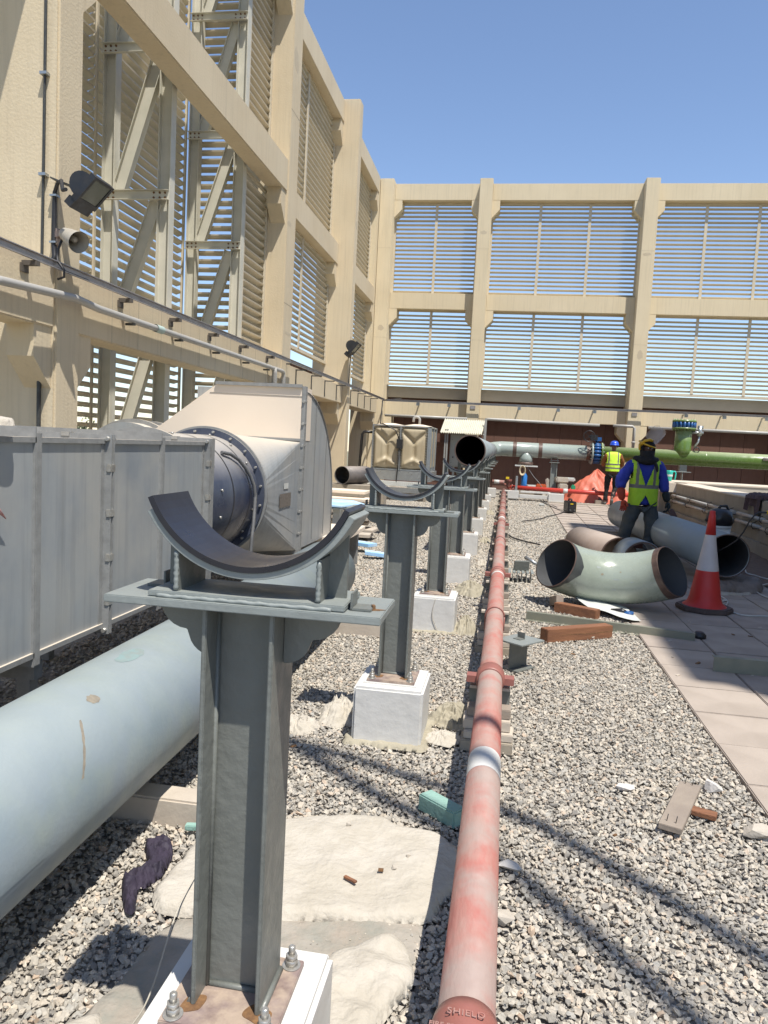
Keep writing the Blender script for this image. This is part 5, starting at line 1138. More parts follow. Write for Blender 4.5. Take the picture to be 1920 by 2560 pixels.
# bucket with black bag
t = thing('bucket', 'pale bucket with black plastic sack stuffed in, behind the traffic cone', 'bucket', (3.12, 11.6, 0))
b = MB(); b.ringtube((0, 0, .02), (0, 0, .55), .16, .15, 28); b.tube([(0, 0, .0), (0, 0, .02)], .15, 28); b.tube([(0, 0, .545), (0, 0, .575)], .172, 28, caps=False); b.build('bucket_body', whitesheet, t, local=True)
b = MB(); n = 20; vs = []
for j in range(13):
    for i in range(n):
        a = 2 * PI * i / n; ph = PI * j / 12; q = .19 * math.sin(ph) ** .7 * (1 + .22 * noise.noise(Vector((3 * math.cos(a), 3 * math.sin(a), j * .5)))); vs.append((q * math.cos(a), q * math.sin(a), .66 - .16 * math.cos(ph) * (1 if ph > PI / 2 else .7)))
b.add(vs, [(j * n + i, j * n + (i + 1) % n, (j + 1) * n + (i + 1) % n, (j + 1) * n + i) for j in range(12) for i in range(n)], True)
b.tube([(-.06, 0, .76), (0, 0, .85), (.08, 0, .86), (.12, 0, .78)], .02, 8); b.build('black_sack', blackp, t, local=True)
# welding lead
t = thing('welding_lead', 'black welding lead with yellow grip drooping into the grey pipe mouth', 'cable', (2.8, 8.9, .9))
L_ = [(3.35, 8.9, .98), (2.95, 8.9, .965), (2.86, 8.9, .96), (2.80, 8.9, .957), (2.76, 8.9, .93), (2.71, 8.92, .84), (2.67, 8.95, .72), (2.62, 9.0, .615), (2.55, 9.1, .53), (2.47, 9.3, .42), (2.42, 9.6, .32)]
b = MB(); b.tube(L_[1:], [.011] * 3 + [.0085] * 7, 8); b.build('lead', blackcable, t)
b = MB(); b.tube([(2.88, 8.9, .962), (2.9, 8.9, .963), (3.35, 8.9, .98)], [.02, .025, .025], 12); b.build('yellow_grip', yellowp, t)
# ================================================================== PIPES AND ELBOW ON THE PAVING
t = thing('grey_pipe', 'long grey coated pipe lying on the paving with its dark mouth towards us', 'pipe', (2.6, 9.2, .4))
p, q = Vector((2.60, 9.2, .415)), Vector((2.24, 15.0, .40))
b = MB(); b.ringtube(p, q, .252, .242, 60); b.build('pipe_wall', greypipe, t)
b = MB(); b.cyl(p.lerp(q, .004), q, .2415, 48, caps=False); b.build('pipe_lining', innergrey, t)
b = MB(); b.ringtube(p.lerp(q, -.002), p, .2525, .2415, 60); b.build('cut_edge', barepipe, t)
tag(sheet('cloth_heap', [(2.40, 9.0), (2.75, 9.05), (3.0, 9.2), (3.15, 9.7), (2.95, 10.0), (2.45, 9.8), (2.3, 9.3)], .03, .10, .08, .05, 5, mat('grey_brown_cloth', (.15, .12, .10), .9, 0, (.26, .23, .21), 6, .6, .4, 40), .008, ridged=True, seed=2.2), 'grey brown cloth heap wedged under the mouth of the grey pipe', 'cloth')
tag(sheet('paper_sheet', [(2.28, 8.9), (2.5, 8.85), (2.85, 9.05), (2.8, 9.2), (2.4, 9.15)], .02, .02, .03, .015, 6, whitecloth, .01, seed=5.2), 'crumpled pale sheet on the paving below the grey pipe mouth', 'sheet')
b = MB(); b.box(2.1, 2.6, 13.6, 13.8, 0, .16); tag(b.build('bearer', woodgrey, None, loc=(2.3, 13.7, 0)), 'timber bearer under the far end of the grey pipe', 'timber')
def wire(pts, r, m, lab, nm='cable'):
    # smooth catmull through the points
    P = [Vector(p) for p in pts]; out = []
    for i in range(len(P) - 1):
        a = P[max(i - 1, 0)]; b_ = P[i]; c = P[i + 1]; d = P[min(i + 2, len(P) - 1)]
        for k in range(6):
            u = k / 6; out.append(.5 * ((2 * b_) + (c - a) * u + (2 * a - 5 * b_ + 4 * c - d) * u * u + (3 * b_ - a - 3 * c + d) * u ** 3))
    out.append(P[-1]); b = MB(); b.tube(out, r, 6); return tag(b.build(nm, m, None, loc=tuple(P[0])), lab, 'cable')
wire([(2.3, 8.9, .03), (2.41, 8.81, .02), (2.43, 8.5, .02), (2.31, 8.38, .02), (2.2, 8.5, .02), (2.42, 8.45, .025), (2.3, 8.03, .02), (2.36, 7.73, .02), (2.62, 7.77, .02), (3.1, 7.9, .02)], .008, whitecable, 'white cable looping behind the traffic cone across dark paving')
wire([(3.0, 11.3, .04), (3.31, 11.02, .05), (3.23, 10.52, .05), (3.28, 10.35, .05), (3.37, 10.1, .05), (3.7, 9.9, .05)], .008, whitecable, 'white cable on the brown dirt right of the grey pipe mouth')
wire([(3.5, 9.9, .04), (3.26, 9.76, .04), (3.01, 9.47, .03), (2.94, 9.26, .03), (2.97, 8.86, .02), (3.2, 8.6, .02)], .008, whitecable, 'white cable bending round the cloth heap by the grey pipe')
wire([(1.35, 19.5, gh(19.5) + .02), (1.1, 21.6, gh(21.6) + .02), (1.06, 22.2, .5), (.8, 22.4, .8), (.62, 22.45, 1.05)], .012, greycable, 'grey cable falling from the blank plate to the gravel')
wire([(1.45, 18.5, gh(18.4) + .05), (1.33, 18.9, gh(19) + .02), (1.2, 19.8, gh(19.8) + .02), (1.05, 20.9, gh(20.9) + .02), (1.02, 21.3, gh(21.3) + .02)], .010, blackcable, 'black cable running from the welder towards the far blocks')
wire([(1.45, 18.3, gh(18.4) + .05), (1.3, 17.8, gh(17.8) + .02), (1.0, 17.0, gh(17) + .02), (.78, 16.3, gh(16.3) + .02), (.4, 15.6, gh(15.6) + .02)], .010, blackcable, 'black cable trailing left from the welder over the gravel')
wire([(1.65, 18.3, gh(18.4) + .03), (2.2, 18.1, gh(18) + .02), (3.0, 17.4, gh(17.4) + .02)], .008, greycable, 'thin grey cable leading right from the welder over the paving')
wire([(.10, 16.2, .14), (.12, 14.6, .07), (.11, 13.6, .05), (.16, 13.0, .04), (.34, 12.6, .03), (.62, 12.2, .03)], .013, blackcable, 'black hose hugging the right side of the red pipe')
# big elbow
eb = thing('pipe_elbow', 'large sage green pipe elbow lying across gravel and paving', 'pipe elbow', (1.09, 7.68, 0))
mid = Vector((1.09, 7.68, .292)); u_ = Vector((0, -.80, .60)).normalized(); xh = Vector((1, 0, 0)); Rb = .77; cen = mid + u_ * Rb
def elb(r, a0=-PI / 4, a1=PI / 4, n=40, m=56):
    b = MB(); vs = []
    wn = xh.cross(u_).normalized()
    for i in range(n + 1):
        a = a0 + (a1 - a0) * i / n; c = cen + (xh * math.sin(a) - u_ * math.cos(a)) * Rb; rad = (xh * math.sin(a) - u_ * math.cos(a))
        for k in range(m):
            q = 2 * PI * k / m; vs.append(c + (rad * math.cos(q) + wn * math.sin(q)) * r)
    b.add(vs, [(i * m + k, i * m + (k + 1) % m, (i + 1) * m + (k + 1) % m, (i + 1) * m + k) for i in range(n) for k in range(m)], True); return b
elb(.252).build('elbow_wall', sagepipe, eb)
elb(.243).build('elbow_lining', innergrey, eb)
for s in (-1, 1):
    a = s * PI / 4; b = MB(); vs = []; m = 56; wn = xh.cross(u_).normalized(); c = cen + (xh * math.sin(a) - u_ * math.cos(a)) * Rb; rad = (xh * math.sin(a) - u_ * math.cos(a))
    tg = (xh * math.cos(a) + u_ * math.sin(a)) * s
    for rr_, dd in ((.2535, -.0), (.243, .004)):
        for k in range(m): q = 2 * PI * k / m; vs.append(c + tg * dd + (rad * math.cos(q) + wn * math.sin(q)) * rr_)
    b.add(vs, [(k, (k + 1) % m, m + (k + 1) % m, m + k) for k in range(m)]); b.build('bevelled_edge', barepipe, eb)
PATCHQ = 2.75
# bare brown band by the right mouth, ragged dark patch by the left
def band(a0f, a1f, r, m_, name, q0=0, q1=2 * PI, seed=1):
    n = 8; m = 40; b = MB(); vs = []; wn = xh.cross(u_).normalized()
    for i in range(n + 1):
        for k in range(m + 1):
            q = q0 + (q1 - q0) * k / m; A0 = a0f(q); A1 = a1f(q); a = A0 + (A1 - A0) * i / n
            rad = (xh * math.sin(a) - u_ * math.cos(a)); vs.append(cen + rad * Rb + (rad * math.cos(q) + wn * math.sin(q)) * r)
    b.add(vs, [(i * (m + 1) + k, i * (m + 1) + k + 1, (i + 1) * (m + 1) + k + 1, (i + 1) * (m + 1) + k) for i in range(n) for k in range(m)], True); return b.build(name, m_, eb)
band(lambda q: PI / 4 - .10 + .012 * noise.noise(Vector((q * 3, 1, 0))), lambda q: PI / 4, .2532, barepipe, 'bare_band')
band(lambda q: -PI / 4, lambda q: -PI / 4 + .035 + .17 * math.exp(-((q % (2 * PI)) - PATCHQ) ** 2 / .35) + .04 * noise.noise(Vector((q * 7, 2, 0))), .2532, mat('dark_primer_patch', (.045, .05, .052), .4, 0, (.10, .11, .10), 12, .4), 'primer_patch')
scuffm = mat('scuff_tan', (.24, .20, .13), .8, 0, (.19, .17, .12), 40, .5)
for kk, (a_0, q_0, la, lq) in enumerate(((-.28, 3.0, .05, .04), (-.20, 2.75, .03, .06), (.05, 2.6, .06, .025), (.12, 2.9, .02, .03), (.30, 2.5, .035, .03), (-.05, 3.1, .025, .02), (.02, 2.2, .05, .02))):
    r_ = random.Random(kk); b = MB(); vs = []; wn = xh.cross(u_).normalized()
    for k in range(12):
        w_ = 2 * PI * k / 12; a = a_0 + la * math.cos(w_) * r_.uniform(.5, 1.1); q = q_0 + lq * math.sin(w_) * r_.uniform(.4, 1.1)
        rad = (xh * math.sin(a) - u_ * math.cos(a)); vs.append(cen + rad * Rb + (rad * math.cos(q) + wn * math.sin(q)) * .2527)
    b.add(vs, [tuple(range(12))]); b.build('scuff', scuffm if kk % 2 else greypipe, eb)
t = tag(MB().obox((0, 0, 0), (.07, .30, .09), .15, -.25).build('wood_chock', woodgrey, None, bevel=.004), 'grey timber chock under the left end of the elbow', 'timber'); t.location = (.57, 7.42, .07)
t = tag(MB().obox((0, 0, 0), (.42, .10, .09), -.55).build('timber_block', wood, None, bevel=.004), 'orange brown timber half covered by white paper before the elbow', 'timber'); t.location = (.74, 7.15, .045)
b = MB(); vs = []; n = 16
for j in range(n + 1):
    for i in range(n + 1):
        u = i / n; v_ = j / n; x = .70 + .55 * u + .10 * v_ * (1 - u); y = 7.74 - .62 * v_ - .15 * u + .06 * math.sin(u * 7) * v_
        vs.append((x + .05 * v_, y, .03 + .085 * (1 - u) * (1 - .4 * v_) + .014 * noise.noise(Vector((u * 4, v_ * 4, 2)))))
b.add(vs, [(j * (n + 1) + i, j * (n + 1) + i + 1, (j + 1) * (n + 1) + i + 1, (j + 1) * (n + 1) + i) for j in range(n) for i in range(n)], True); tag(b.build('paper_sheet', whitesheet, None, loc=(.95, 7.4, .03)), 'white paper sheet draped over timber in front of the elbow', 'sheet')
t = thing('tape_roll', 'small blue rimmed roll lying on the white paper', 'roll', (1.22, 7.22, .045)); b = MB(); b.ringtube((0, 0, -.01), (0, 0, .016), .045, .032, 24); b.build('blue_ring', valveblue, t, local=True); b = MB(); b.tube([(-.15, .06, 0), (-.06, .02, .01), (-.03, 0, .01)], [.02, .03, .02], 8); b.build('dark_strip', blackp, t, local=True)
b = MB(); b.tube([(0, 0, 0), (0, 0, .03), (0, 0, .055)], [.055, .055, .03], 18); o = b.build('round_cap_tin', blackp, None); o.location = (1.70, 6.60, .01); tag(o, 'small round black cap at the far end of the long channel', 'cap')
# short spools behind the elbow
t = thing('pipe_spool', 'short rusty brown pipe spool behind the elbow left of the worker', 'pipe', (1.3, 10.3, .25))
p, q = Vector((1.47, 9.75, .24)), Vector((1.10, 10.85, .24))
b = MB(); b.ringtube(p, q, .245, .235, 48); b.build('pipe_wall', mat('dusty_brown_coating', (.33, .25, .20), .6, 0, (.22, .15, .11), 4, .6, dust_sheen=(.45, .38, .32), dust_sheen_amt=.6), t)
b = MB(); b.ringtube(p.lerp(q, -.01), p, .247, .233, 48); b.build('bare_edge', barepipe, t)
t = thing('pipe_spool', 'short pale grey pipe ring between the elbow and the worker', 'pipe', (1.68, 9.7, .25))
p, q = Vector((1.69, 9.35, .25)), Vector((1.62, 9.75, .25))
b = MB(); b.ringtube(p, q, .25, .225, 48); b.build('pipe_wall', greypipe, t)
b = MB(); b.ringtube(p.lerp(q, -.02), p.lerp(q, .05), .243, .224, 48); b.build('bare_edge', barepipe, t)
for i, (c_, s_, rz, m_, lab) in enumerate((((1.10, 11.1, .14), (.30, .12, .28), .3, woodgrey, 'upright cream timber wedge behind the brown spool'), ((2.0, 12.4, .10), (1.0, .10, .10), -.02, mat('dark_red_board', (.09, .035, .03), .7), 'dark red brown board on the paving behind the worker legs'), ((2.0, 12.0, .05), (.9, .14, .09), -.02, greensteel, 'grey green channel on the paving just before the dark board'), ((2.62, 21.4, gh(21.4) + .06), (.27, .22, .13), 0, woodgrey, 'grey wood block with black cap on the far paving'))):
    b = MB(); b.obox((0, 0, 0), s_, rz); o = b.build(('timber_block', 'board', 'steel_channel', 'timber_block')[i], m_, None, bevel=.005); o.location = c_; tag(o, lab, 'timber' if i != 2 else 'steel channel')
# traffic cone
t = thing('traffic_cone', 'tall red and white traffic cone on a dark rubber base', 'traffic cone', (2.05, 7.88, .01), R(12))
P = [(math.cos(PI / 4 * k + PI / 8) * .275 * (1 if k % 2 else 1), math.sin(PI / 4 * k + PI / 8) * .275) for k in range(8)]
b = MB(); b.prism(P, 0, .05, 'z'); b.build('base', conebase, t, bevel=.012, local=True)
b = MB(); b.tube([(0, 0, .045), (0, 0, .06), (0, 0, .085), (0, 0, .14), (0, 0, .405)], [.215, .195, .165, .148, .105], 40, caps=False); b.build('cone_bottom', conered, t, local=True)
b = MB(); b.tube([(0, 0, .405), (0, 0, .66), (0, 0, .76)], [.1055, .064, .050], 40, caps=False); b.build('white_sleeve', conewhite, t, local=True)
b = MB(); b.tube([(0, 0, .755), (0, 0, .93), (0, 0, .955), (0, 0, .96), (0, 0, .995), (0, 0, 1.0)], [.0505, .033, .033, .028, .027, .012], 30); b.build('cone_top', conered, t, local=True)
# welder
t = thing('welding_machine', 'small black and yellow welding machine on the paving', 'welding machine', (1.56, 18.3, gh(18.3) + .01), R(12))
b = MB(); b.box(-.10, .10, -.19, .19, .02, .28); b.build('machine_body', blackp, t, bevel=.015, local=True)
b = MB(); b.box(.101, .112, -.15, .15, .05, .25); b.box(-.05, .02, -.198, -.192, .21, .235); b.build('yellow_panel', yellowp, t, bevel=.003, local=True)
b = MB(); b.tube([(0, -.12, .28), (0, -.11, .325), (0, .11, .325), (0, .12, .28)], .018, 8); b.build('handle', blackp, t, local=True)
b = MB(); b.box(.1125, .114, -.04, .05, .13, .17); b.build('panel_mark', blackp, t, local=True)
for x in (-.05, .05): b = MB(); b.cyl((x, -.19, .08), (x, -.225, .08), .02, 10); b.build('socket', innergrey, t, local=True)
# adapters, cap
b = MB(); b.obox((0, 0, 0), (.14, .07, .05), .2); o = b.build('socket_adapter', whitesheet, None, bevel=.01); o.location = (.98, 19.9, gh(20) + .03); tag(o, 'small white socket lying on the gravel left of the welder', 'socket')
b = MB(); b.tube([(0, 0, 0), (0, 0, .03), (.02, 0, .06)], [.06, .05, .02], 10); o = b.build('tool', blackp, None); o.location = (2.62, 21.4, gh(21.4) + .125); tag(o, 'black tool resting on the far wood block', 'tool')
# orange tarpaulin heap and clutter along the far wall
heap('tarpaulin', 2.68, 22.45, 1.05, .75, .80, orangetarp, 5.5, .22, 3.4, gh(22), 'big crumpled heap of orange tarpaulin under the header valve', 'tarpaulin', 1.0)
b = MB(); n = 28
for k in range(4): b.tube([(.49 + (.085 - .008 * k) * math.cos(2 * PI * i / n + k), 22.35 + .015 * k, .93 + (.14 - .012 * k) * math.sin(2 * PI * i / n + k)) for i in range(n + 1)], .013, 6, caps=False)
tag(b.build('rope_coil', mat('cream_rope', (.52, .44, .30), .9), None, loc=(.49, 22.35, .93)), 'coil of cream rope hanging below the blank plate', 'rope')
b = MB(); b.tube([(0, 0, 0), (0, 0, .01), (0, 0, .36), (0, 0, .42), (0, 0, .46)], [.08, .085, .085, .05, .03], 18); o = b.build('blue_bottle', mat('blue_plastic', (.03, .18, .50), .35), None); o.location = (.56, 22.5, .42); tag(o, 'upright blue bottle below the hanging rope coil', 'bottle')
b = MB(); b.box(.2, 1.1, 22.3, 22.9, .2, .42); tag(b.build('platform', concm, None, bevel=.01, loc=(.6, 22.6, .2)), 'low dark platform under the blue bottle at the far wall', 'platform')
clut = [((1.05, 22.35, .46), (.30, .25, .22), orangeplastic, 'orange_case', 'orange red plastic case on the platform left of the header post', 'case'), ((.80, 22.4, .50), (.32, .3, .05), whitesheet, 'white_tray', 'flat white tray on the platform left of the orange case', 'tray'), ((1.66, 22.35, .52), (.26, .26, .20), whitecloth, 'cream_tub', 'cream tub right of the header post', 'tub'), ((1.62, 22.5, .72), (.36, .3, .16), whitecloth, 'white_bag', 'white bag on top of the cream tub', 'bag'), ((1.95, 22.25, .50), (.12, .1, .22), mat('green_label', (.03, .35, .18), .5), 'green_can', 'small green can between the tub and the tarpaulin', 'can'), ((1.85, 22.6, .74), (.34, .2, .12), whitesheet, 'white_box', 'white box leaning behind the green can', 'box'), ((1.22, 22.4, .60), (.10, .12, .30), whitecloth, 'white_bag', 'narrow white bag right against the orange case', 'bag'), ((.9, 21.7, .42), (.55, .14, .08), woodblock, 'wood_batten', 'pale batten behind the red cross pipe on the left', 'batten')]
for c_, s_, m_, nm, lab, cat in clut:
    b = MB(); b.obox((0, 0, 0), s_, .2 * math.sin(c_[0] * 9)); o = b.build(nm, m_, None, bevel=.03 if s_[2] > .1 else .006); o.location = c_; tag(o, lab, cat)
blk = [((.20, 21.3, .28), (.42, .22, .22), 'left white blocks under the red cross pipe beside the strut'), ((.85, 21.3, .25), (.85, .16, .10), 'long white beam on the ground below the red cross pipe'), ((.85, 21.35, .37), (.80, .10, .05), 'thin pale beam above the long white one'), ((1.42, 21.3, .26), (.42, .26, .22), 'right white block pair below the red cross pipe'), ((-.35, 21.6, .28), (.25, .3, .26), 'white block left of the red pipe at the far end'), ((3.3, 21.4, .2), (.5, .2, .1), 'low pale block behind the far worker')]
for c_, s_, lab in blk:
    b = MB(); b.obox((0, 0, 0), s_, 0); o = b.build('white_block', whitepaint, None, bevel=.01); o.location = c_; tag(o, lab, 'block', None)
b = MB(); b.box(1.2, 4.0, 21.15, 21.3, gh(21) - .02, gh(21) + .03); tag(b.build('kerb', woodblock, None, loc=(2.5, 21.2, .1)), 'flat pale kerb closing the far end of the paving', 'kerb')

# ================================================================== PEOPLE
def skinned(name, V, E, m, parent, sub=2, root=0, loose=False, fold=0.):
    """V: (x,y,z,r) or (x,y,z,rx,ry)"""
    me = bpy.data.meshes.new(name); me.from_pydata([v[:3] for v in V], E, []); me.materials.append(m)
    o = bpy.data.objects.new(name, me); C.objects.link(o); o.parent = parent
    o.modifiers.new('skin', 'SKIN'); ly = me.skin_vertices[0] if me.skin_vertices else None
    if ly is None:
        bm = bmesh.new(); bm.from_mesh(me); bm.verts.layers.skin.verify(); bm.to_mesh(me); bm.free(); ly = me.skin_vertices[0]
    for i, v in enumerate(V):
        ly.data[i].radius = (v[3], v[4] if len(v) > 4 else v[3]); ly.data[i].use_root = (i == root)
    o.modifiers['skin'].use_smooth_shade = True; o.modifiers['skin'].branch_smoothing = .3
    s = o.modifiers.new('sub', 'SUBSURF'); s.levels = sub; s.render_levels = sub
    if fold:
        tx = bpy.data.textures.get('folds') or bpy.data.textures.new('folds', 'CLOUDS'); tx.noise_scale = .11; tx.noise_depth = 2
        s.levels = s.render_levels = 3; d = o.modifiers.new('fold', 'DISPLACE'); d.texture = tx; d.strength = fold; d.mid_level = .5; d.texture_coords = 'LOCAL'
    return o
def chain(V, E, pts, start=None):
    for p in pts:
        V.append(p); 
        if start is not None: E.append((start, len(V) - 1))
        start = len(V) - 1
    return start
def lerp3(a, b, t): return tuple(a[i] + (b[i] - a[i]) * t for i in range(3))
def hand(name, wrist, dirn, side, m, parent, curl=.5, sc=1., palmn=None):
    """palm + four unequal bent fingers + side thumb; dirn = towards fingertips, side = towards thumb"""
    d = Vector(dirn).normalized(); s = Vector(side); s = (s - d * s.dot(d)).normalized(); n = d.cross(s).normalized()
    if palmn is not None and n.dot(Vector(palmn)) < 0: n = -n
    w0 = Vector(wrist); V = []; E = []
    def P(a, b_, c, r): q = w0 + d * a * sc + s * b_ * sc + n * c * sc; return (q.x, q.y, q.z, r * sc)
    V.append(P(.0, 0, 0, .030)); V.append(P(.045, 0, 0, .036)); E.append((0, 1)); V.append(P(.075, 0, .0, .034)); E.append((1, 2))
    for k, (off, L_) in enumerate(((.030, .070), (.010, .080), (-.011, .074), (-.030, .058))):
        b0 = len(V); V.append(P(.085, off, 0, .012)); E.append((2, b0))
        c = curl * (1 + .1 * k)
        V.append(P(.085 + L_ * .42, off * 1.1, L_ * .25 * c, .0105)); E.append((b0, b0 + 1))
        V.append(P(.085 + L_ * (.42 + .30 * (1 - .6 * c)), off * 1.1, L_ * (.25 + .35) * c, .0095)); E.append((b0 + 1, b0 + 2))
        V.append(P(.085 + L_ * (.42 + .5 * (1 - .9 * c)), off * 1.05, L_ * (.25 + .62) * c, .008)); E.append((b0 + 2, b0 + 3))
    b0 = len(V); V.append(P(.035, .040, .008, .014)); E.append((1, b0)); V.append(P(.065, .062, .020, .0125)); E.append((b0, b0 + 1)); V.append(P(.092, .066, .034, .010)); E.append((b0 + 1, b0 + 2))
    return skinned(name, V, E, m, parent, 1, 0)
def loft(name, rings, m, parent, n=44, keep=None, smooth=True, matidx=None, thick=None, fine=1):
    """rings: (z, cx, cy, rx, ry, power)"""
    if fine > 1: rings = [tuple(a + (c - a) * k / fine for a, c in zip(r0, r1)) for r0, r1 in zip(rings[:-1], rings[1:]) for k in range(fine)] + [rings[-1]]
    b = MB(); vs = []
    for (z, cx, cy, rx, ry, pw) in rings:
        for k in range(n):
            a = 2 * PI * k / n; c, s = math.cos(a), math.sin(a); e = (abs(c) ** pw + abs(s) ** pw) ** (-1 / pw)
            wob = 1 + .035 * noise.noise(Vector((c * 3, s * 3, z * 9))) + .02 * noise.noise(Vector((c * 7, s * 7, z * 22 + c * 5)))
            vs.append((cx + rx * c * e * wob, cy + ry * s * e * wob, z))
    fs = []; mi = []
    for j in range(len(rings) - 1):
        for k in range(n):
            f = (j * n + k, j * n + (k + 1) % n, (j + 1) * n + (k + 1) % n, (j + 1) * n + k)
            c = Vector((0, 0, 0)); 
            for q in f: c += Vector(vs[q]) / 4
            if keep and not keep(c): continue
            fs.append(f); mi.append(matidx(c) if matidx else 0)
    me = bpy.data.meshes.new(name); me.from_pydata(vs, [], fs)
    ms = m if isinstance(m, list) else [m]
    for q in ms: me.materials.append(q)
    me.polygons.foreach_set('material_index', mi); me.polygons.foreach_set('use_smooth', [smooth] * len(fs))
    o = bpy.data.objects.new(name, me); C.objects.link(o); o.parent = parent
    if thick: q = o.modifiers.new('solid', 'SOLIDIFY'); q.thickness = thick; q.offset = 1
    return o
hivis = mat('hi_vis_yellow', (.38, .62, .03), .8, 0, (.28, .48, .025), 8, .5, .4, 30); hivis2 = mat('hi_vis_clean', (.55, .82, .05), .7, 0, (.46, .70, .04), 6, .4)
refl = mat('reflective_grey_tape', (.13, .125, .12), .5, 0, (.18, .17, .16), 14, .5); eyew = mat('eye_white', (.5, .48, .45), .3)
def person(label, loc, rz, J, clothes, group='workers in hi-vis vests'):
    t = thing('person', label, 'person', loc, rz, group)
    # J: joints in local space, +y forwards of the person, x to the person's left ... z up
    V = []; E = []
    pel = chain(V, E, [(*J['pelvis'], .105, .075)])
    ch = chain(V, E, [(*lerp3(J['pelvis'], J['chest'], .5), .10, .075), (*J['chest'], .13, .085), (*J['neck0'], .062)], pel); chest = ch - 1
    hd = chain(V, E, [(*lerp3(J['neck0'], J['head'], .45), .052), (*J['head'], .082, .092), (*(Vector(J['head']) + Vector((0, 0, .07))), .068)], ch)
    for s in ('l', 'r'):
        chain(V, E, [(*J['sh' + s], .055), (*J['el' + s], .040), (*J['wr' + s], .028)], chest)
        chain(V, E, [(*J['hip' + s], .07), (*J['kn' + s], .05), (*J['an' + s], .042), (*(Vector(J['an' + s]) + Vector((0, -.0, -.04))), .038), (*(Vector(J['an' + s]) + Vector(J['toe' + s])), .034)], pel)
    body = skinned('body', V, E, skin, t, 2, 0)
    h = Vector(J['head']); f = Vector(J['face']).normalized(); sd = f.cross(Vector((0, 0, 1))).normalized()
    for s in (-1, 1):
        b = MB(); c = h + f * .083 + sd * s * .030 + Vector((0, 0, .012)); b.tube([c - f * .008, c, c + f * .006], [.011, .012, .005], 10); b.build('eye', eyew, t, local=True)
    b = MB(); c = h + f * .088 + Vector((0, 0, -.012)); b.tube([c + Vector((0, 0, .03)), c + f * .018 + Vector((0, 0, -.008)), c + Vector((0, 0, -.016))], [.007, .015, .008], 10); b.build('nose', skin, t, local=True)
    for s in (-1, 1):
        b = MB(); c = h + sd * s * .084; b.tube([c + Vector((0, 0, .03)), c + sd * s * .012, c + Vector((0, 0, -.03))], [.008, .015, .008], 8); b.build('ear', skin, t, local=True)
    b = MB(); c = h + f * .085 + Vector((0, 0, -.045)); b.tube([c - sd * .024, c + f * .006, c + sd * .024], [.004, .007, .004], 8); b.build('mouth', mat('lips', (.16, .06, .05), .5), t, local=True)
    return t
# ---- nearer worker, facing us
J = dict(pelvis=(0, 0, .92), chest=(0, 0, 1.27), neck0=(0, 0, 1.46), head=(.01, -.01, 1.615), face=(.35, -1, .02),
         shl=(.205, 0, 1.40), ell=(.285, .03, 1.12), wrl=(.345, -.04, .84), shr=(-.205, 0, 1.40), elr=(-.325, .03, 1.12), wrr=(-.30, -.08, .84),
         hipl=(.10, 0, .84), knl=(.13, -.04, .47), anl=(.12, .02, .09), hipr=(-.10, 0, .84), knr=(-.19, -.02, .47), anr=(-.255, .02, .09), toel=(.04, -.17, -.05), toer=(-.05, -.17, -.05))
w1 = person('worker facing us in black balaclava, blue shirt and dirty hi-vis vest', (2.06, 11.8, .01), 0, J, None)
w1.scale = (1, 1, 1)
V = []; E = []
pel = chain(V, E, [(0, 0, .76, .178, .14), (0, 0, .86, .172, .136)]); c1 = chain(V, E, [(0, 0, .98, .165, .13), (0, 0, 1.18, .175, .135), (0, 0, 1.33, .17, .125)], pel); chain(V, E, [(0, 0, 1.45, .09)], c1)
chain(V, E, [(.20, 0, 1.385, .090), (.25, .02, 1.25, .092), (.285, .03, 1.12, .088), (.315, -.01, .96, .080)], c1)
chain(V, E, [(-.20, 0, 1.385, .090), (-.285, .02, 1.24, .098), (-.335, .03, 1.11, .100), (-.335, -.02, .99, .088)], c1)
skinned('blue_shirt', V, E, blueshirt, w1, 2, 0, fold=.045)
V = []; E = []
pel = chain(V, E, [(0, .01, .86, .165, .13)])
chain(V, E, [(.115, 0, .74, .125), (.14, -.02, .60, .112), (.15, -.045, .46, .103), (.14, 0, .28, .092), (.13, .02, .09, .095)], pel)
chain(V, E, [(-.115, 0, .74, .125), (-.155, -.01, .60, .112), (-.20, -.03, .46, .103), (-.23, 0, .28, .092), (-.26, .02, .09, .095)], pel)
skinned('jeans', V, E, jeans, w1, 2, 0, fold=.045)
for s, (ax_, tx) in (('l', (.125, .04)), ('r', (-.255, -.05))):
    V = []; E = []; chain(V, E, [(ax_, .03, .10, .055), (ax_, .03, .045, .052), (ax_ + tx * .5, -.08, .038, .045), (ax_ + tx, -.17, .03, .036)]); skinned('boot', V, E, shoem, w1, 1, 0)
rings = [(.775, 0, 0, .205, .158, 2.4), (.82, 0, 0, .206, .16, 2.4), (.88, 0, 0, .205, .162, 2.4), (.94, 0, 0, .203, .162, 2.4), (1.0, 0, 0, .202, .162, 2.4), (1.03, 0, 0, .202, .162, 2.4), (1.085, 0, 0, .203, .163, 2.4), (1.12, 0, 0, .205, .163, 2.4), (1.17, 0, 0, .208, .163, 2.5), (1.22, 0, 0, .212, .163, 2.5), (1.28, 0, 0, .217, .160, 2.6), (1.34, 0, 0, .222, .152, 2.6), (1.39, 0, 0, .222, .14, 2.4), (1.43, 0, 0, .212, .122, 2.2), (1.465, 0, 0, .175, .10, 2.0), (1.485, 0, 0, .12, .08, 2)]
def keep1(c):
    if c.y < 0:
        if c.z > 1.06 and abs(c.x) < (c.z - 1.06) * .36: return False
        if c.z < .93 and abs(c.x - .01) < (.93 - c.z) * .55: return False
    if c.z > 1.17 and abs(c.x) > .180 and c.z < 1.40: return False
    return True
def mi1(c): return 1 if (1.03 < c.z < 1.085 or (c.z > 1.085 and .098 < abs(c.x) < .14)) else 0
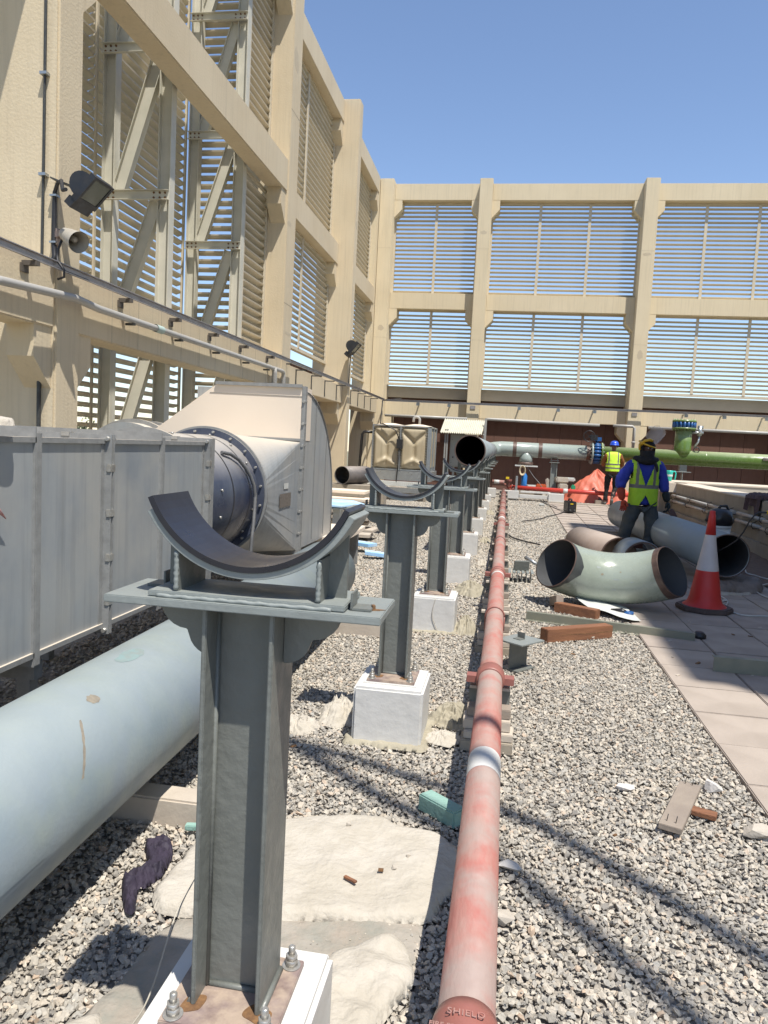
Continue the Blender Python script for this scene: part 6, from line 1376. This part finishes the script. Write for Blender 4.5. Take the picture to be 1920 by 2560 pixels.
loft('hi_vis_vest', rings, [hivis, refl], w1, 150, keep1, True, mi1, .006, 5)
# gauntlets and hands
V = []; E = []; chain(V, E, [(-.335, -.02, 1.03, .080), (-.325, -.05, .93, .068), (-.300, -.08, .82, .052)]); skinned('glove_cuff', V, E, redglove, w1, 1, 0)
hand('red_glove', (-.298, -.085, .845), (.12, -.12, -1), (.75, -.5, 0), redglove, w1, .55, 1.25)
V = []; E = []; chain(V, E, [(.312, -.01, 1.0, .070), (.33, -.03, .92, .060), (.345, -.04, .83, .046)]); skinned('glove_cuff', V, E, blackglove, w1, 1, 0)
hand('black_glove', (.347, -.043, .85), (.22, -.25, -1), (-.3, -1, 0), blackglove, w1, 1.0, 1.15, (-1, 0, 0))
# hood and scarf
hc = Vector((.01, -.01, 1.615)); fd = Vector((.35, -1, .02)).normalized()
rg = []
def keeph(c):
    d = (c - hc); return not (d.dot(fd) > .055 and -.028 < d.z < .045)
rings = [(1.40, .0, -.015, .165, .13, 2), (1.43, .0, -.02, .17, .14, 2), (1.455, 0, -.03, .135, .13, 2), (1.485, .005, -.03, .105, .115, 2), (1.53, .01, -.03, .098, .112, 2), (1.56, .01, -.02, .102, .115, 2), (1.585, .01, -.015, .105, .117, 2), (1.60, .01, -.012, .106, .117, 2), (1.62, .01, -.01, .107, .117, 2), (1.64, .01, -.01, .106, .116, 2), (1.66, .01, -.008, .104, .114, 2), (1.69, .01, -.005, .096, .105, 2), (1.72, .01, 0, .076, .084, 2), (1.738, .01, 0, .045, .05, 2), (1.744, .01, 0, .01, .01, 2)]
loft('black_balaclava', rings, blackcloth, w1, 48, keeph, True, None, .006)
V = []; E = []; chain(V, E, [(-.17, -.02, 1.46, .05), (-.10, -.10, 1.45, .055), (0, -.13, 1.42, .06), (.10, -.10, 1.44, .055), (.16, -.01, 1.45, .05), (.08, .09, 1.47, .05), (-.08, .09, 1.47, .05)]); E.append((6, 0)); skinned('neck_scarf', V, E, blackcloth, w1, 1, 2)
V = []; E = []; chain(V, E, [(.11, -.13, 1.42, .05, .02), (.14, -.155, 1.35, .04, .015), (.15, -.165, 1.28, .02, .01)]); skinned('scarf_tail', V, E, blackcloth, w1, 1, 0)
b = MB(); n = 20; ring_ = [(hc + Vector((-.01, .0, .07)) + Vector((.118 * math.cos(2 * PI * k / n), .12 * math.sin(2 * PI * k / n), -.045 * math.cos(2 * PI * k / n + .5) + .0))) for k in range(n + 1)]
b.tube(ring_, .012, 6, caps=False); b.tube([hc + Vector((-.115, -.05, .05)), hc + Vector((-.07, -.10, .115)), hc + Vector((-.0, -.10, .135)), hc + Vector((.05, -.09, .12))], .022, 8); b.tube([hc + Vector((-.125, -.05, .07)), hc + Vector((-.128, -.06, .03)), hc + Vector((-.12, -.06, -.02))], .018, 8); b.build('yellow_headgear', helmetyellow, w1, local=True)
# flipped-up curved visor
b = MB(); vs = []; n = 14; m = 10; cv = hc + Vector((.045, -.03, .14))
axu = Vector((.62, .10, .78)).normalized(); axs = Vector((.78, -.30, -.58)).normalized(); axn = axu.cross(axs).normalized()
for j in range(m + 1):
    v_ = j / m * .25 - .03
    for i in range(n + 1):
        a = R(-70) + R(140) * i / n; k = 1 if v_ < .14 else math.sqrt(max(0, 1 - ((v_ - .14) / .085) ** 2)) * .85 + .15
        vs.append(cv + axu * v_ + axs * (.118 * math.sin(a) * k) + axn * (-.09 + .10 * math.cos(a)))
b.add(vs, [(j * (n + 1) + i, j * (n + 1) + i + 1, (j + 1) * (n + 1) + i + 1, (j + 1) * (n + 1) + i) for j in range(m) for i in range(n)], True); b.build('clear_visor', visorm, w1, local=True)
o = MB().obox((0, 0, 0), (.075, .05, .13), 0, 0, R(-32)).build('held_block', purplebrown, None, bevel=.004); o.location = (2.06 + .425, 11.8 - .10, .69); tag(o, 'small dark brown block held in the nearer worker left hand', 'block')
# ---- far worker, back to us
J = dict(pelvis=(0, 0, .93), chest=(0, .02, 1.27), neck0=(0, .03, 1.45), head=(.01, .05, 1.60), face=(.3, 1, -.05),
         shl=(-.19, .02, 1.38), ell=(-.24, .12, 1.14), wrl=(-.20, .34, 1.08), shr=(.19, .02, 1.38), elr=(.28, .12, 1.14), wrr=(.22, .36, 1.08),
         hipl=(-.09, 0, .86), knl=(-.11, .03, .48), anl=(-.13, 0, .09), hipr=(.09, 0, .86), knr=(.12, .12, .50), anr=(.03, -.10, .20), toel=(.0, .16, -.05), toer=(0, .12, -.13))
w2 = person('worker with blue helmet and clean yellow vest seen from behind at the valve', (2.86, 21.25, gh(21.2) + .01), 0, J, None)
V = []; E = []
pel = chain(V, E, [(0, 0, .88, .150, .115)]); c1 = chain(V, E, [(0, 0, 1.0, .148, .115), (0, .01, 1.18, .158, .118), (0, .02, 1.32, .155, .11)], pel); chain(V, E, [(0, .03, 1.45, .07)], c1)
chain(V, E, [(-.19, .02, 1.365, .070), (-.24, .12, 1.14, .062), (-.205, .30, 1.09, .050)], c1); chain(V, E, [(.19, .02, 1.365, .070), (.28, .12, 1.14, .062), (.225, .32, 1.09, .050)], c1)
skinned('brown_shirt', V, E, brownshirt, w2, 2, 0, fold=.045)
V = []; E = []
pel = chain(V, E, [(0, 0, .92, .145, .115)])
chain(V, E, [(-.095, 0, .80, .098), (-.105, .02, .64, .082), (-.11, .03, .48, .070), (-.12, .02, .28, .062), (-.13, 0, .12, .060)], pel); chain(V, E, [(.095, 0, .80, .098), (.11, .06, .66, .082), (.12, .12, .50, .070), (.08, .02, .34, .060), (.04, -.08, .22, .055)], pel)
skinned('black_trousers', V, E, blackcloth, w2, 2, 0, fold=.045)
V = []; E = []; chain(V, E, [(-.13, -.02, .10, .050), (-.13, -.02, .045, .048), (-.13, .10, .035, .042), (-.13, .18, .03, .032)]); skinned('shoe', V, E, shoem, w2, 1, 0)
V = []; E = []; chain(V, E, [(.03, -.11, .20, .048), (.03, -.13, .13, .050), (.03, -.07, .06, .046), (.03, .02, .03, .036)]); skinned('shoe', V, E, shoem, w2, 1, 0)
rings = [(.93, 0, 0, .172, .138, 2.3), (.98, 0, 0, .172, .14, 2.3), (1.0, 0, 0, .173, .14, 2.3), (1.04, 0, 0, .174, .14, 2.3), (1.10, 0, 0, .176, .14, 2.3), (1.14, 0, 0, .178, .14, 2.3), (1.18, 0, .01, .182, .14, 2.4), (1.24, 0, .015, .188, .138, 2.5), (1.30, 0, .02, .195, .132, 2.6), (1.36, 0, .02, .198, .122, 2.4), (1.40, 0, .02, .19, .11, 2.2), (1.435, 0, .025, .15, .09, 2), (1.455, 0, .03, .10, .075, 2)]
def keep2(c):
    if c.y > .02 and abs(c.x) < .06: return False
    if 1.17 < c.z < 1.37 and abs(c.x) > .165: return False
    return True
def mi2(c): return 1 if (1.0 < c.z < 1.04 or 1.10 < c.z < 1.14 or (c.z > 1.14 and .10 < abs(c.x) < .135)) else 0
loft('hi_vis_vest', rings, [hivis2, refl], w2, 120, keep2, True, mi2, .006, 4)
hand('hand', (-.20, .34, 1.08), (0, 1, -.1), (1, 0, .2), skin, w2, .6); hand('hand', (.22, .36, 1.08), (0, 1, -.1), (-1, 0, .2), skin, w2, .6)
hc = Vector((.01, .05, 1.60)); rings = [(1.635, .01, .05, .125, .145, 2), (1.645, .01, .05, .112, .132, 2), (1.68, .01, .05, .108, .126, 2), (1.72, .01, .05, .092, .106, 2), (1.745, .01, .05, .06, .07, 2), (1.757, .01, .05, .01, .01, 2)]
loft('blue_helmet', rings, helmetblue, w2, 36, None, True, None, .005)
# ================================================================== OFF TO THE RIGHT: PLANT TOWER THAT SHADES THE PAVING, OVERHEAD CABLES
tw = thing('plant_tower', 'tall cream plant building off to the right that shades the paving', 'building', (8.5, 5.6, 0))
SX0, SY0, SY1, SZ = 5.45, .55, 11.1, 14.0
b = MB(); b.box(SX0, 12.5, SY0, SY1, -.05, SZ); b.build('tower_body', beige2, tw)
for k in range(4):
    b = MB(); b.box(SX0 - .03, SX0, SY0 + .4 + 2.65 * k, SY0 + 2.6 + 2.65 * k, 1.2, 12.8); pn = b.build('intake_panel', greysill, tw)
    lm = slat_mesh(2.1)
    for j in range(20):
        o = bpy.data.objects.new('slat', lm); C.objects.link(o); o.parent = pn; o.location = Vector((SX0 - .14, SY0 + 1.5 + 2.65 * k, 1.5 + .57 * j)) - tw.location; o.rotation_euler = (0, 0, -PI / 2)
b = MB(); b.box(SX0 - .12, 12.6, SY0 - .1, SY1 + .1, SZ, SZ + .15); b.build('parapet', beige2, tw)
jb = thing('crane_jib', 'slender two chord lifting jib reaching out high over the yard from the plant tower', 'crane', (2.5, 0, 9))
for P in ([(-1.0, 3.56), (-.588, 3.41), (-.1, 3.20), (.24, 3.0), (.887, 2.347), (2.0, 1.1), (3.2, -.25)], [(-1.0, 3.56), (-.5, 3.12), (-.2, 2.90), (.075, 2.686), (.621, 2.016), (1.6, .9), (2.9, -.5)]):
    h = 9.0; k = 1 / SUN.z; pts = [(x + SUN.x * k * h, y + SUN.y * k * h, h) for x, y in P]
    b = MB(); b.tube(pts, .045, 8); b.build('jib_chord', blackcable, jb)
b = MB(); b.bar((5.5, -3.0, 8.96), (7, 1.0, 8.96), .3, .3); b.build('jib_root', blackcable, jb)
# ================================================================== TREES BEYOND THE WALL
def tree(x, y, zb, h, w_, seed, lab):
    t = thing('tree', lab, 'tree', (x, y, zb), 0, 'trees beyond the left wall')
    b = MB(); b.tube([(0, 0, 0), (.1, .1, h * .5), (0, .2, h * .8)], [.3, .2, .08], 8)
    r_ = random.Random(seed)
    for k in range(7): a = r_.uniform(0, 6.3); b.tube([(.1, .1, h * (.4 + .05 * k)), (math.cos(a) * w_ * .35, math.sin(a) * w_ * .35, h * (.6 + .05 * k))], [.1, .03], 5)
    b.build('trunk', barkm, t, local=True)
    n = 1500; vs = []; fs = []; cl = [(r_.gauss(0, w_ * .28), r_.gauss(0, w_ * .28), h * r_.uniform(.45, .93), r_.uniform(.6, 1.1)) for _ in range(26)]
    for i in range(n):
        c = cl[r_.randrange(26)]; d = Vector((r_.gauss(0, 1), r_.gauss(0, 1), r_.gauss(0, 1))).normalized() * c[3] * r_.uniform(.5, 1) * w_ / 5
        p = Vector(c[:3]) + d; a = Vector((r_.gauss(0, 1), r_.gauss(0, 1), r_.gauss(0, 1))).normalized() * .16; q = a.cross(Vector((r_.gauss(0, 1), r_.gauss(0, 1), 1))).normalized() * .12
        o = len(vs); vs += [p - a, p + q, p + a, p - q]; fs.append((o, o + 1, o + 2, o + 3))
    me = bpy.data.meshes.new('crown'); me.from_pydata([tuple(v) for v in vs], [], fs); me.materials.append(leafm); o = bpy.data.objects.new('crown', me); C.objects.link(o); o.parent = t
for i, (x, y, h, w_, lab) in enumerate(((-41.6, 70, 12.9, 6, 'green tree between the pillar and the first truss, through the louvres'), (-36.2, 70, 12.5, 5, 'lower green tree through the louvres above the round fan ring'), (-39, 74, 11.6, 6, 'bushy tree just behind and right of the pillar side tree'), (-45, 72, 12.2, 6, 'tree far left, mostly hidden behind the pillar'), (-32, 75, 11.7, 6, 'low tree right of the others beyond the duct'))):
    tree(x, y, -10, h, w_, 30 + i, lab)

# ================================================================== LAST SMALL THINGS
tag(sheet('rag', [(-1.93, 2.50), (-1.90, 2.66), (-1.84, 2.62), (-1.84, 2.52)], .01, .02, .02, .01, 20, whitecloth, 1.5, seed=3.), 'scrap of white rag on the top edge of the duct at far left', 'rag')
t = thing('hanging_rag', 'pink and white torn rag hanging on the duct side at the left image edge', 'rag', (-1.86, 2.55, 1.2))
b = MB(); b.tube([(-1.88, 2.47, 1.33), (-1.875, 2.49, 1.30), (-1.87, 2.50, 1.25), (-1.875, 2.495, 1.21)], [.012, .022, .02, .008], 9); b.build('white_rag', whitecloth, t)
pinkm = mat('pink_cloth', (.50, .20, .19), .9, 0, (.55, .45, .42), 40, .6)
b = MB(); b.tube([(-1.875, 2.49, 1.22), (-1.87, 2.52, 1.195), (-1.87, 2.56, 1.18), (-1.87, 2.61, 1.14)], [.010, .018, .010, .002], 8); b.tube([(-1.875, 2.49, 1.19), (-1.875, 2.50, 1.15), (-1.88, 2.505, 1.12)], [.012, .008, .002], 7); build_each(b, 'pink_rag', pinkm, t)
wire([(-.93, 2.52, .06), (-.90, 2.1, .06), (-.80, 1.7, .09), (-.73, 1.45, .20), (-.72, 1.3, .25), (-.74, 1.1, .16)], .0022, mat('thin_string', (.5, .46, .38), .9), 'thin pale string trailing from the felt mat past the nearest plinth', 'string')
wire([(PX + .02, posts_y[2] - .217, .285), (PX - .0, posts_y[2] - .222, .15), (PX + .05, posts_y[2] - .222, .02)], .0025, whitecloth, 'white string hanging down the front of the third plinth', 'string')
t = thing('light_mast', 'slim distant mast with spread floodlight arms seen through the far louvres', 'mast', (.9, 62, -10))
b = MB(); b.cyl((0, 0, 0), (0, 0, 15.9), .12, 8); b.bar((-1.3, 0, 15.2), (1.5, 0, 15.0), .18, .16); b.bar((-.1, 0, 15.7), (.5, 0, 15.75), .3, .2); b.build('mast', greycable, t, local=True)
b = MB(); b.bar((.7, 0, 15.15), (2.2, 0, 14.95), .35, .14); b.build('lamp_head', whitesheet, t, local=True)

r_ = random.Random(12); scraps = []
for i in range(46):
    x, y = (r_.uniform(1.25, 2.9), r_.uniform(3.2, 9)) if i % 2 else (r_.uniform(-1.0, 1.15), r_.uniform(1.3, 9))
    a = r_.uniform(0, 3.1); q = r_.uniform(.006, .018); scraps.append((x, y, a, q))
for k, (m_, lab) in enumerate(((rustplate, 'dark brown crumbs scattered over paving and gravel'), (woodblock, 'pale wood crumbs scattered over paving and gravel'), (whitecloth, 'white paper crumbs scattered over paving and gravel'))):
    b = MB()
    for (x, y, a, q) in scraps[k::3]: b.obox((x, y, (.014 if x > 1.2 else .026)), (q * 2.2, q, .006), a, r_.uniform(-.3, .3), r_.uniform(-.3, .3))
    o = stuff(b.build('crumbs', m_, None, loc=(1, 4, 0))); o['label'] = lab; o['category'] = 'crumbs'
# run stains and patched render on the walls: thin skim patches with ragged outlines
patch = mat('render_patch', (.52, .44, .315), .95, 0, (.46, .38, .26), 6, .5, .4, 40); crackm = mat('dark_cast_joint', (.20, .16, .11), .95)  # crackm: dark colour of the cast joint lines
def wallpatch(parent, face, pos, u, z, w_, h_, m_, seed, name='repair_patch', t_=.0015):
    r2_ = random.Random(seed); P = []
    for k in range(18):
        a = 2 * PI * k / 18; q = r2_.uniform(.7, 1.05); P.append((u + w_ * q * math.cos(a), z + h_ * q * math.sin(a)))
    b = MB(); b.prism(P, pos, pos + t_ if face == 'x' else pos - t_, face); return b.build(name, m_, parent)
for i, (u, z, w_, h_) in enumerate(((13.35, 5.3, .12, .05), (13.5, 3.4, .2, .03), (19.05, 6.9, .12, .10), (19.0, 4.1, .1, .06), (13.4, 8.1, .16, .22))):
    wallpatch(lw, 'x', FX, u, z, w_, h_, patch, i)
for i, (u, z, w_, h_) in enumerate(((-1.15, 8.2, .12, .06), (3.8, 7.6, .14, .05), (-4.25, 5.2, .12, .1), (3.82, 4.6, .1, .15))):
    wallpatch(fw, 'y', FY, u, z, w_, h_, patch, 40 + i)
for z in (3.9, 7.2): b = MB(); b.box(FX + .0005, FX + .0015, 13.22, 13.73, z, z + .006); b.build('cast_joint', crackm, lw)
for x0, x1 in ((-1.352, -.946), (3.607, 4.02), (-4.48, -4.05)):
    for z in (4.9, 7.7): b = MB(); b.box(x0 + .01, x1 - .01, FY - .0015, FY - .0005, z, z + .008); b.build('cast_joint', patch, fw)
bpy.context.view_layer.update()
